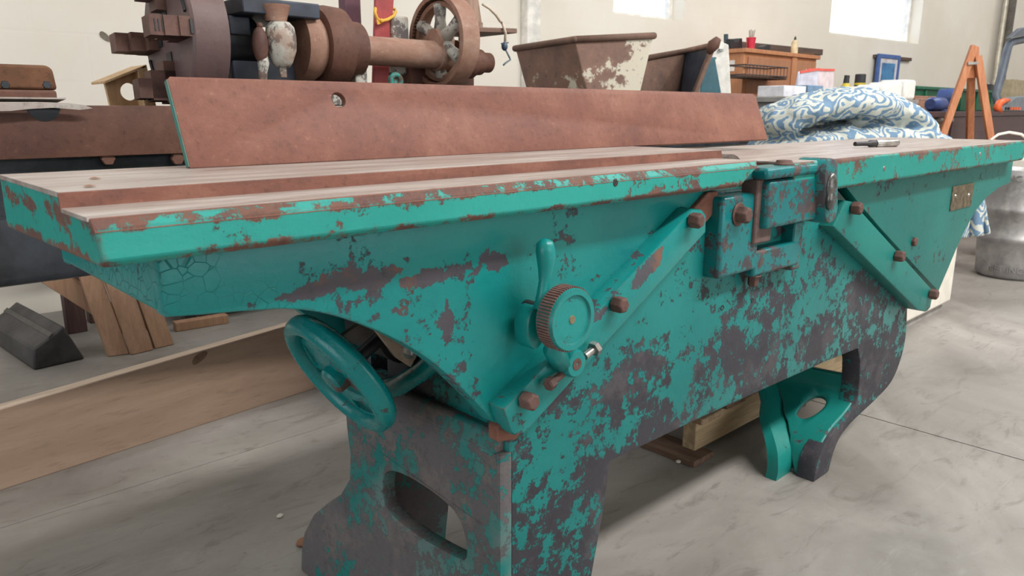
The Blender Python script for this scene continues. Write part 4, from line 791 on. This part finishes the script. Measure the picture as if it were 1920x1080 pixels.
# ================================================================== dark desk at right with vise, tote and saw
DY = 1.98; d0x = oy(1742, 230, DY).x; DZ = oy(1850, 209, DY).z
ds = thing('dark_desk', (7.2, DY+.4, 0), 'dark purple brown desk standing beyond the easel', 'desk'); M_DESK = wood('desk_dark', (66, 46, 52), (80, 58, 62), 0, 4, .4)
dm = oy(1789, 230, DY).x
MB().box((d0x, DY, DZ-.04), (9.6, DY+.95, DZ)).obj('desk_top', M_DESK, ds, .004); MB().box((dm, DY+.01, .1), (9.6, DY+.04, DZ-.04)).obj('front_panel', M_DESK, ds, .003)
MB().box((d0x+.02, DY+.03, 0), (dm, DY+.06, DZ-.04)).obj('card_panel', plain('panel_tan', (128, 106, 92), .7), ds)
for x in (d0x+.03, 9.5): MB().box((x, DY+.05, 0), (x+.06, DY+.9, DZ-.04)).obj('side', M_DESK, ds)
MB().box((oy(1768, 224, DY-.02).x, DY-.02, oy(1780, 228, DY-.02).z), (oy(1789, 224, DY-.02).x, DY+.03, oy(1780, 222, DY-.02).z)).obj('handle', M_SILVER, ds, .003)
M_TOTE = plain('tote_green', (34, 104, 76), .45, 0, .15)
a, c_, _, z1 = px0(1716, 176, 1872, 180, DY+.62)
tt = thing('green_tote', ((a+c_)/2, DY+.75, DZ), 'long green plastic tote on the dark desk behind the vise', 'tote')
zt1 = oy(1720, 178, DY+.62).z; zt2 = oy(1868, 170, DY+.62).z; tp_ = max(zt1, zt2)
b = MB().hexa([(a+.04, DY+.64, DZ), (c_-.04, DY+.64, DZ), (c_-.04, DY+.9, DZ), (a+.04, DY+.9, DZ), (a, DY+.62, tp_), (c_, DY+.62, tp_), (c_, DY+.92, tp_), (a, DY+.92, tp_)]); b.obj('tub', M_TOTE, tt, .01)
MB().box((a-.02, DY+.60, tp_-.03), (c_+.02, DY+.94, tp_)).obj('rim', M_TOTE, tt, .006)
for i in range(5):
    X = a+(c_-a)*(i+.5)/5; MB().box((X-.015, DY+.61, DZ+.01), (X+.015, DY+.64, tp_-.03)).obj('rib', M_TOTE, tt, .003)
cx_ = oy(1849, 172, DY+.75); tag(MB().lathe((cx_.x, cx_.y, tp_), (0, 0, 1), [(0, .045), (.09, .045), (.09, .04), (.085, 0)], 20).obj('tin_can', M_SILVER, None, org=(cx_.x, cx_.y, tp_)), 'shiny tin can on the rim of the green tote', 'can')
cx_ = oy(1860, 172, DY+.64); tag(MB().prism([(cx_.x-.05, cx_.y, tp_), (cx_.x+.06, cx_.y, tp_), (cx_.x+.05, cx_.y, tp_+.06), (cx_.x-.03, cx_.y, tp_+.07)], (0, .08, 0)).obj('black_box', M_BLK, None, .005, org=(cx_.x, cx_.y, tp_)), 'small black box beside the tin can', 'box')
a, c_, _, z1 = px0(1716, 178, 1758, 182, DY+.40)
cbx = thing('cardboard_box', ((a+c_)/2, DY+.5, DZ), 'brown cardboard box left of the blue vise', 'box'); M_CARD = plain('cardboard', (166, 122, 100), .8, 0, .06)
MB().box((a, DY+.40, DZ), (c_, DY+.56, oy(1735, 180, DY+.4).z)).obj('carton', M_CARD, cbx, .004); MB().box((a, DY+.398, oy(1735, 187, DY+.4).z), (c_, DY+.40, oy(1735, 185, DY+.4).z)).obj('tape', plain('tape_tan', (190, 150, 128)), cbx)
# vise
VY = DY+.2; M_VB = plain('vise_blue', (62, 84, 142), .4, 0, .12)
v = lambda x, y: oy(x, y, VY); vs_ = (v(1775, 190)-E0).dot(FW)/FPX
vi = thing('bench_vise', Vector((v(1780, 210).x, VY, DZ)), 'blue bench vise on the desk behind the easel leg', 'vise')
MB().lathe(v(1744, 195), (1, 0, 0), [(0, 9*vs_), (.03, 12*vs_), (.26, 12*vs_), (.28, 10*vs_)], 24).obj('barrel', M_VB, vi)
MB().prism([v(1750, 205), v(1776, 205), Vector((v(1782, 205).x, VY, DZ)), Vector((v(1746, 205).x, VY, DZ))], (0, .12, 0)).obj('foot', M_VB, vi, .005)
p = v(1791, 186); MB().lathe(p, (0, -1, 0), [(-.12, 20*vs_), (-.02, 20*vs_), (0, 19*vs_), (0, 13*vs_), (-.02, 12*vs_), (-.02, 0)], 28).obj('wheel_guard', M_VB, vi)
MB().lathe(v(1781, 178)+Vector((0, -.03, 0)), (0, -1, 0), [(0, 8*vs_), (.03, 9*vs_), (.05, 6*vs_)], 18).obj('knob', plain('knob_tan', (190, 160, 96), .5), vi)
MB().tube([v(1811, 214)+Vector((0, -.04, 0)), v(1811, 196)+Vector((0, -.04, 0)), v(1808, 188)+Vector((0, -.04, 0)), v(1814, 186)+Vector((0, -.04, 0))], .008, 8).obj('crank', M_SILVER, vi)
# grey tube frame and saw
fr = thing('tube_frame', Vector((oy(1859, 212, DY+.2).x, DY+.12, DZ)), 'grey bent steel tube frame standing on the desk at far right', 'frame'); M_TUBE = plain('frame_grey', (96, 104, 116), .4)
pts = [Vector((oy(1858, 212, DY+.2).x, DY+.12, DZ))]+[oy(x, y, DY+.2) for x, y in ((1867, 178), (1878, 140), (1889, 92), (1893, 82), (1900, 78), (1925, 73), (1960, 67), (1975, 70))]; pts += [Vector((pts[-1].x+.2, DY+.12, DZ))]
MB().tube(pts, .036, 10).obj('tube', M_TUBE, fr, smooth=180)
MB().prism([oy(1895, 71, DY+.14), oy(1960, 60, DY+.14), oy(1960, 45, DY+.14), oy(1915, 53, DY+.14)], (0, .04, 0)).obj('hood', M_TUBE, fr, .005)
sw = thing('chainsaw', Vector((oy(1893, 205, DY+.06).x, DY+.1, DZ)), 'orange and grey chainsaw lying on the desk at far right', 'saw'); M_OR = plain('orange_plastic', (238, 104, 52), .4)
w2 = lambda x, y: oy(x, y, DY+.02)
zf = lambda p: Vector((p.x, p.y, max(p.z, DZ)))
MB().prism([zf(w2(1880, 212)), zf(w2(1950, 212)), w2(1950, 184), w2(1925, 180), w2(1905, 182), w2(1892, 192), w2(1882, 200)], (0, .08, 0)).obj('body', plain('saw_grey', (122, 130, 136), .5), sw, .008)
MB().tube([zf(w2(1873, 210)), w2(1870, 201), w2(1874, 193), w2(1883, 189), w2(1892, 188)], .025, 10, [.03, .035, .03, .024, .016]).obj('guard_handle', M_OR, sw, smooth=180)
for i in range(6): MB().box(w2(1884+5*i, 206), w2(1887+5*i, 201)+Vector((0, -.01, 0))).obj('cooling_fin', M_OR if i > 1 else M_BLK, sw)
a, c_, _, _ = px0(1902, 150, 1960, 180, DY+.7)
tag(MB().box((a, DY+.72, DZ), (c_, DY+.9, oy(1910, 149, DY+.7).z)).obj('tan_carton', plain('carton_tan', (180, 166, 138), .7), None, .004, org=(a, DY+.8, DZ)), 'tall tan carton standing behind the chainsaw', 'box')
# ================================================================== easel
es = thing('wooden_easel', (*at(1822, 240, 5.7).xy, 0), 'orange wooden easel frame standing between the quilt and the desk', 'easel'); M_EAS = wood('easel_wood', (178, 112, 74), (198, 132, 92), 2, 5, .45)
def leg3(x0, y0, x1, y1, s0_, s1_, wd, th, nm='leg'):
    a = at(x0, y0, s0_); b_ = at(x1, y1, s1_); d = b_-a; k = (0.002-a.z)/d.z; e2 = a+d*k
    return MB().bar(a, e2, wd, th, HD).obj(nm, M_EAS, es, .003)
leg3(1827, 86, 1769, 248, 5.7, 5.6, .05, .03); leg3(1833, 105, 1857, 258, 5.7, 5.65, .05, .03); leg3(1821, 140, 1818, 258, 5.75, 5.9, .05, .03)
MB().prism([at(1822, 88, 5.72), at(1836, 88, 5.72), at(1836, 122, 5.72), at(1832, 146, 5.72), at(1804, 147, 5.7)], HD*.02).obj('head_board', M_EAS, es, .002)
MB().bar(at(1814, 119, 5.66), at(1833, 118, 5.66), .02, .02).obj('hinge', M_SILVER, es)
# ================================================================== white freezer with the quilt on it
FZT = .70; fx1 = 3.89
fzr = thing('chest_freezer', (3.3, 1.4, 0), 'white chest freezer standing under the patterned quilt', 'freezer'); M_APP = plain('appliance_white', (226, 220, 208), .4, 0, .03)
MB().box((3.12, 1.095, .04), (fx1, 1.72, FZT-.06)).obj('body', M_APP, fzr, .012, seg=3); MB().box((3.11, 1.085, FZT-.055), (fx1+.01, 1.73, FZT)).obj('lid', M_APP, fzr, .012, seg=3)
MB().box((3.15, 1.12, 0), (fx1-.03, 1.7, .045)).obj('plinth', M_GREY, fzr)
p = oy(1756, 520, 1.093); MB().box((p.x-.02, 1.092, p.z-.10), (p.x+.05, 1.096, p.z+.06)).obj('side_grip', plain('grip_grey', (196, 192, 184)), fzr, .002)
t = NT('quilt_print'); tc = t.co(); wv = t.n.new('ShaderNodeTexNoise'); t.l.new(tc, wv.inputs['Vector']); wv.inputs['Scale'].default_value = 8.5; wv.inputs['Detail'].default_value = 1.5
sx = t.n.new('ShaderNodeMath'); sx.operation = 'MULTIPLY'; t.l.new(wv.outputs[0], sx.inputs[0]); sx.inputs[1].default_value = 62
sn = t.math('SINE', sx.outputs[0]); n2 = t.noise(tc, 26, 3, .6, .8); sm = t.math('ADD', sn, t.math('MULTIPLY', t.math('SUBTRACT', n2, .5), 4.2))
col = t.mix(t.step(sm, -.12, .06), lin((112, 140, 166)), lin((198, 201, 192))); t.bump(t.noise(tc, 14, 4), .25, .01); M_QLT = t.fin(col, .85, 0, .2)
ql = thing('quilt', (3.3, 1.4, FZT), 'crumpled quilt with blue and cream swirls heaped on the freezer', 'quilt')
b = MB()
def el(x, y, s, rx, ry, rz, tilt=0.0, yaw=0.0):
    R_ = Matrix.Rotation(AZ-math.pi/2+yaw, 3, 'Z') @ Matrix.Rotation(tilt, 3, 'Y'); b.ball(at(x, y, s), (rx, ry, rz), 28, 16, R_)
el(1490, 210, 3.38, .17, .2, .062, -.25, .1); el(1545, 198, 3.42, .20, .2, .068, -.12); el(1600, 194, 3.48, .20, .2, .070, .05, -.2); el(1655, 205, 3.55, .19, .2, .066, .28); el(1700, 226, 3.6, .15, .2, .055, .55); el(1462, 232, 3.36, .09, .16, .05, -.1)
el(1500, 264, 3.42, .17, .2, .048, -.12); el(1570, 258, 3.46, .22, .2, .055, -.05, .2); el(1650, 254, 3.52, .21, .2, .056, .12, -.1); el(1715, 255, 3.58, .15, .2, .05, .45); el(1750, 270, 3.6, .08, .16, .05, .6); el(1560, 290, 3.55, .44, .25, .06, 0); el(1455, 275, 3.40, .12, .2, .045, 0); el(1600, 250, 3.75, .3, .2, .12, 0)
q1 = b.obj('heap', M_QLT, ql, smooth=180)
rm = q1.modifiers.new('remesh', 'REMESH'); rm.mode = 'VOXEL'; rm.voxel_size = .011; rm.use_smooth_shade = True
smo = q1.modifiers.new('smooth', 'SMOOTH'); smo.factor = .6; smo.iterations = 3
tx = D.textures.new('folds', 'CLOUDS'); tx.noise_scale = .07; tx.noise_depth = 2
dp = q1.modifiers.new('folds', 'DISPLACE'); dp.texture = tx; dp.strength = .035; dp.mid_level = .5
# corner of the quilt hanging over the end of the freezer
b = MB(); rows = []; hx = [(1800, 345), (1848, 352)], [(1797, 395), (1853, 400)], [(1790, 430), (1858, 425)], [(1790, 448), (1862, 440)]
for (l_, r_2) in hx:
    row = []
    for i in range(11):
        k = i/10; x = l_[0]+(r_2[0]-l_[0])*k; y = l_[1]+(r_2[1]-l_[1])*k; row.append(at(x, y, 3.72+.035*math.sin(i*1.5+l_[1]*.02)))
    rows.append(row)
rows.insert(0, [Vector((fx1-.05+.002*i, 1.12+.045*i, FZT+.03)) for i in range(11)][::-1])
n_ = 11; vs_ = [p for r_3 in rows for p in r_3]; back = [p+HD*.02 for p in vs_]; N_ = len(vs_)
fs_ = [(r_4*n_+i, r_4*n_+i+1, (r_4+1)*n_+i+1, (r_4+1)*n_+i) for r_4 in range(len(rows)-1) for i in range(n_-1)]
b.poly(vs_, fs_); hg = b.obj('hanging_corner', M_QLT, ql, smooth=180); so = hg.modifiers.new('thick', 'SOLIDIFY'); so.thickness = .025; sb = hg.modifiers.new('sub', 'SUBSURF'); sb.levels = 2; sb.render_levels = 2
# ================================================================== keg and portable cooler
kp = oz(1934, 527, 0); kp = Vector((kp.x+.1, kp.y+.12, 0)); KR_ = .20
t = NT('keg_steel'); c = t.co(); n = t.noise(c, 9, 6); f = t.noise(c, 3.5, 5, .6, .6); col = t.mix(t.step(n, .35, .7), lin((150, 148, 148)), lin((190, 188, 186))); col = t.mix(t.math('MULTIPLY', t.step(f, .55, .66), .5), col, lin((112, 104, 98))); M_KEG = t.fin(col, .42, .55)
kg = thing('beer_keg', kp, 'dented stainless steel keg standing on the floor at right', 'keg')
pr = [(0, KR_*.86), (.02, KR_*.93), (.10, KR_*.95), (.12, KR_*.97), (.20, KR_*.98), (.21, KR_*1.03), (.235, KR_*1.03), (.245, KR_*.98), (.36, KR_*.98), (.37, KR_*1.03), (.395, KR_*1.03), (.405, KR_*.98), (.49, KR_*.97), (.52, KR_*.93), (.60, KR_*.93), (.605, KR_*.89), (.60, KR_*.87), (.54, KR_*.84), (.53, 0)]
MB().lathe(kp, (0, 0, 1), pr, 56).obj('shell', M_KEG, kg, smooth=60)
def keg_text(body, z, size, ang):
    cu = D.curves.new('txt', 'FONT'); cu.body = body; cu.size = size; cu.align_x = 'CENTER'; cu.extrude = .002; ob = D.objects.new('txt', cu); me = ob.to_mesh()
    vs = [];
    for v_ in me.vertices:
        a = ang+v_.co.x/(KR_*.95); rr = KR_*(.935 if z > .5 else .95)+.001+v_.co.z; vs.append(Vector((kp.x+rr*math.cos(a), kp.y+rr*math.sin(a), z+v_.co.y)))
    fs = [tuple(p.vertices) for p in me.polygons]; ob.to_mesh_clear(); D.objects.remove(ob); D.curves.remove(cu)
    MB().poly(vs, fs).obj('embossed_letters', M_KEG, kg)
ka = math.atan2(-kp.y, -kp.x); keg_text('INC', .545, .05, ka-.32); keg_text('NET INC', .045, .045, ka-.2)
c0 = Vector((5.5, 1.10, 0)); ac = thing('portable_cooler', (5.65, 1.3, 0), 'white portable cooler with side louvres behind the keg', 'appliance')
ye = oy(1828, 470, 1.0); 
MB().box((5.5, 1.06, .05), (5.85, 1.45, .64)).obj('body', M_APP, ac, .02, seg=3); MB().box((5.52, 1.08, .64), (5.83, 1.43, .67)).obj('top', M_APP, ac, .01)
for i in range(11): MB().box((5.494, 1.12, .30+.022*i), (5.502, 1.36, .312+.022*i)).obj('louvre', plain('louvre_grey', (196, 194, 188)), ac)
for (x, y) in ((5.54, 1.1), (5.8, 1.1), (5.54, 1.4), (5.8, 1.4)): MB().cyl((x, y-.015, .025), (x, y+.015, .025), .025, n=14).obj('caster', M_BLK, ac)
MB().tube([(5.55, 1.38, .66)]+[at(x, y, 5.0) for x, y in ((1858, 262), (1872, 252), (1892, 248), (1915, 252), (1935, 268))], .009, 8).obj('hose', M_APP, ac, smooth=180)
# ================================================================== pallet under the far end
M_PAL = wood('pallet_wood', (150, 128, 98), (182, 160, 126), 0, 5, .8); M_PALY = wood('pallet_wood_cross', (128, 106, 84), (166, 142, 112), 1, 5, .8); M_PALD = wood('pallet_wood_dark', (92, 72, 58), (116, 92, 74), 1, 5, .85)
pa = thing('wooden_pallet', (2.2, 1.5, 0), 'weathered wooden pallet lying on the floor behind the far leg', 'pallet')
for y in (1.035, 1.40, 1.78): MB().box((1.655, y, .018), (2.78, y+.042, .105)).obj('stringer', M_PAL, pa, .003)
for x in (1.60, 2.14, 2.64): MB().box((x, 1.0, 0), (x+.095, 1.84, .018)).obj('bottom_board', M_PALD, pa, .002)
for i in range(8):
    x = 1.64+i*.147; MB().box((x, 1.01+.012*((i*7) % 3), .105), (x+.1, 1.84, .122+.002*(i % 2))).obj('deck_board', (M_PALY, M_PALD)[i == 1], pa, .003)
tb2 = thing('timber_offcut', (2.5, 1.4, .13), 'pale timber beam lying on the pallet', 'timber')
MB().bar((1.95, 1.30, .165), (2.76, 1.16, .165), .09, .07).obj('beam', M_PAL, tb2, .003)
# ================================================================== left: plank on edge, leaning boards, black block, bench
M_PLK = wood('plank_floor', (140, 116, 98), (152, 128, 109), 0, 2, .55); M_PLK_LIT = wood('plank_edge_lit', (196, 172, 152), (212, 190, 170), 0, 3, .6)
A0 = oz(0, 920, 0); A1 = oz(585, 730, 0); dv = (A1-A0).normalized(); nv = Vector((-dv.y, dv.x, 0)); T0 = opl(0, 768, A0, nv); T1 = opl(535, 612, A0, nv); ht = (T0.z+T1.z)/2
pk = thing('long_plank', (A0+A1)/2, 'long pale wooden plank standing on edge on the floor', 'plank')
S_ = A0-dv*.45; E_ = A0+dv*1.75
def zt_at(p): k = (p-A0).dot(dv)/((T1-A0).dot(dv)); return T0.z+(T1.z-T0.z)*k
Sz = Vector((0, 0, ht)); b = MB(); b.prism([S_, E_, E_+Vector((0, 0, zt_at(E_)-.002)), S_+Vector((0, 0, zt_at(S_)-.002))], nv*.035); b.obj('board', M_PLK, pk, .002)
b = MB(); b.prism([S_+Vector((0, 0, zt_at(S_)-.002)), E_+Vector((0, 0, zt_at(E_)-.002)), E_+Vector((0, 0, zt_at(E_)+.001)), S_+Vector((0, 0, zt_at(S_)+.001))], nv*.035); b.obj('top_edge', M_PLK_LIT, pk)  # paler strip, light on the plank's top put into the wood colour
MB().ball(opl(372, 672, A0, nv)-nv*.001, (.03, .002, .012), 14, 8, Matrix.Rotation(-.5, 3, 'Y')).obj('knot', M_PALD, pk, smooth=180)
M_LB = wood('leaning_board', (154, 118, 92), (172, 136, 108), 2, 4, .6)
for i, (xa, ya, xb, yb_, ta, tb_, lab) in enumerate(((204, 669, 243, 664, (163, 530), (210, 552), 'leftmost of the three boards leaning under the lathe'), (247, 666, 288, 656, (207, 530), (252, 552), 'middle of the three boards leaning under the lathe'), (291, 654, 327, 646, (258, 530), (298, 552), 'rightmost of the three boards leaning under the lathe'))):
    a = oz(xa, ya, .001); c_ = oz(xb, yb_, .001); Yp = a.y; ua = oy(*ta, Yp) if i == 0 else a+LEAN; LEAN = ua-a; uc = Vector((ua.x+(c_.x-a.x), c_.y, ua.z)); k = .60/ua.z
    ua2 = a+(ua-a)*k; uc2 = c_+(ua-a)*k; th = Vector((0, .028, 0)); lean = Vector((0, .17, 0))
    tag(MB().hexa([a, c_, c_+th, a+th, ua2+lean, uc2+lean, uc2+th+lean, ua2+th+lean]).obj('leaning_board', M_LB, None, .003, org=(a+c_)/2), lab, 'board', 'boards leaning under the lathe')
b = MB(); a = oz(175, 640, 0); p0_ = oy(88, 512, 3.25); p1_ = oy(172, 566, 3.2); tag(b.bar(p0_-(p1_-p0_)*.5, p1_+(p1_-p0_)*1.2, .03, .075).obj('brace_board', M_LB, None, .003, org=p1_), 'narrow brown board sloping behind the leaning boards', 'board')
# black wedge shaped block
a = oz(64, 695, 0); c_ = oz(160, 673, 0); dl = (oz(0, 651, 0)-a); dl = dl.normalized()*.55; ab = c_-a
hgt = lambda x, y, base: (opl(x, y, base, Vector((base.x, base.y, 0)).normalized())).z
pm = a+ab*.66; h2 = hgt(128, 609, pm); h1 = hgt(66, 655, a)
prf = [a, c_, pm+Vector((0, 0, h2)), a+ab*.50+Vector((0, 0, h2*.86)), a+ab*.04+Vector((0, 0, h1))]
wd = thing('parking_block', a, 'black wedge shaped steel block lying on the floor at left', 'block'); MB().prism(prf, dl).obj('block', plain('block_black', (62, 60, 60), .6, 0, .2, 8), wd, .008)
b = MB().prism([p+dl*.0-ab.normalized()*0 for p in (a+ab*.36+Vector((0, 0, h2*.72)), a+ab*.44+Vector((0, 0, h2*.80)), a+ab*.44+Vector((0, 0, h2*.86)), a+ab*.36+Vector((0, 0, h2*.78)))], dl); b.obj('raised_rib', plain('block_edge', (78, 74, 72), .6), wd)
# dark bench at the wall
wbn = thing('wall_bench', (1.6, 3.6, 0), 'dark wooden bench by the wall behind the leaning boards', 'bench'); M_DW = wood('dark_bench', (70, 48, 46), (86, 62, 58), 2)
MB().box((.70, 3.36, .56), (3.0, 3.74, .62)).obj('bench_top', M_DW, wbn, .004)
for (x0, x1, Yl) in ((124, 161, 3.5), (168, 181, 3.62)):
    xa = oy(x0, 590, Yl).x; xb = oy(x1, 590, Yl).x; MB().box((xa, Yl, 0), (xb, Yl+.06, .56)).obj('leg', M_DW, wbn, .003)
MB().box((2.8, 3.5, 0), (2.88, 3.58, .56)).obj('leg', M_DW, wbn)
tl = thing('tool_chest', (1.75, 3.4, 0), 'low black chest on casters on the floor under the bench', 'chest')
xa = oy(338, 610, 3.3).x; xb = oy(548, 600, 3.3).x
MB().box((xa, 3.3, .05), (xb+.5, 3.6, .30)).obj('body', M_LBLK, tl, .006)
for x in (xa+.05, xb): MB().cyl((x, 3.31, .026), (x, 3.345, .026), .026, n=16).obj('caster', M_BLK, tl)
p = oz(372, 612, .0); tag(MB().bar((p.x-.1, p.y, .02), (p.x+.12, p.y-.02, .02), .05, .038).obj('wood_offcut', M_LB, None, .002, org=(p.x, p.y, 0)), 'small reddish wood offcut lying in front of the black chest', 'offcut')
# ================================================================== bits on the floor
def pebble(x, y, r, mat, name, lab, cat, fl_=.5):
    p = oz(x, y, 0); m = MB(); m.ball((p.x, p.y, r*fl_), (r, r*.8, r*fl_), 12, 8)
    for i, v_ in enumerate(m.v): v_ += Vector((mnoise.noise(v_*90), mnoise.noise(v_*90+Vector((5, 5, 5))), 0))*r*.3
    for v_ in m.v: v_.z = max(v_.z, 0.0003)
    tag(m.obj(name, mat, None, org=(p.x, p.y, 0), smooth=60), lab, cat)
pebble(525, 970, .008, plain('pebble_white', (214, 206, 194), .8), 'pebble', 'small white pebble on the floor left of the near leg', 'pebble')
pebble(570, 1020, .018, plain('leaf_brown', (138, 98, 72), .8), 'dry_leaf', 'crumpled brown leaf on the floor by the near leg', 'leaf', .35)
pebble(1272, 868, .008, plain('pebble_white', (214, 206, 194), .8), 'pebble', 'small white pebble on the floor beside the pallet', 'pebble')
for i, (x, y, z) in enumerate(((178, 336, ZT), (168, 351, ZT))):
    p = oz(x, y, z+.001); tag(MB().poly([p+Vector((-.004, -.004, .001)), p+Vector((.006, -.003, .001)), p+Vector((.004, .007, .001)), p+Vector((-.005, .005, .001)), p+Vector((0, 0, .0025))], [(0, 1, 4), (1, 2, 4), (2, 3, 4), (3, 0, 4), (3, 2, 1, 0)]).obj('leaf_scrap', plain('leaf_brown', (138, 98, 72), .8), None, org=p), ('dry leaf scrap near back of near table', 'dry leaf scrap near front edge of near table')[i], 'leaf')
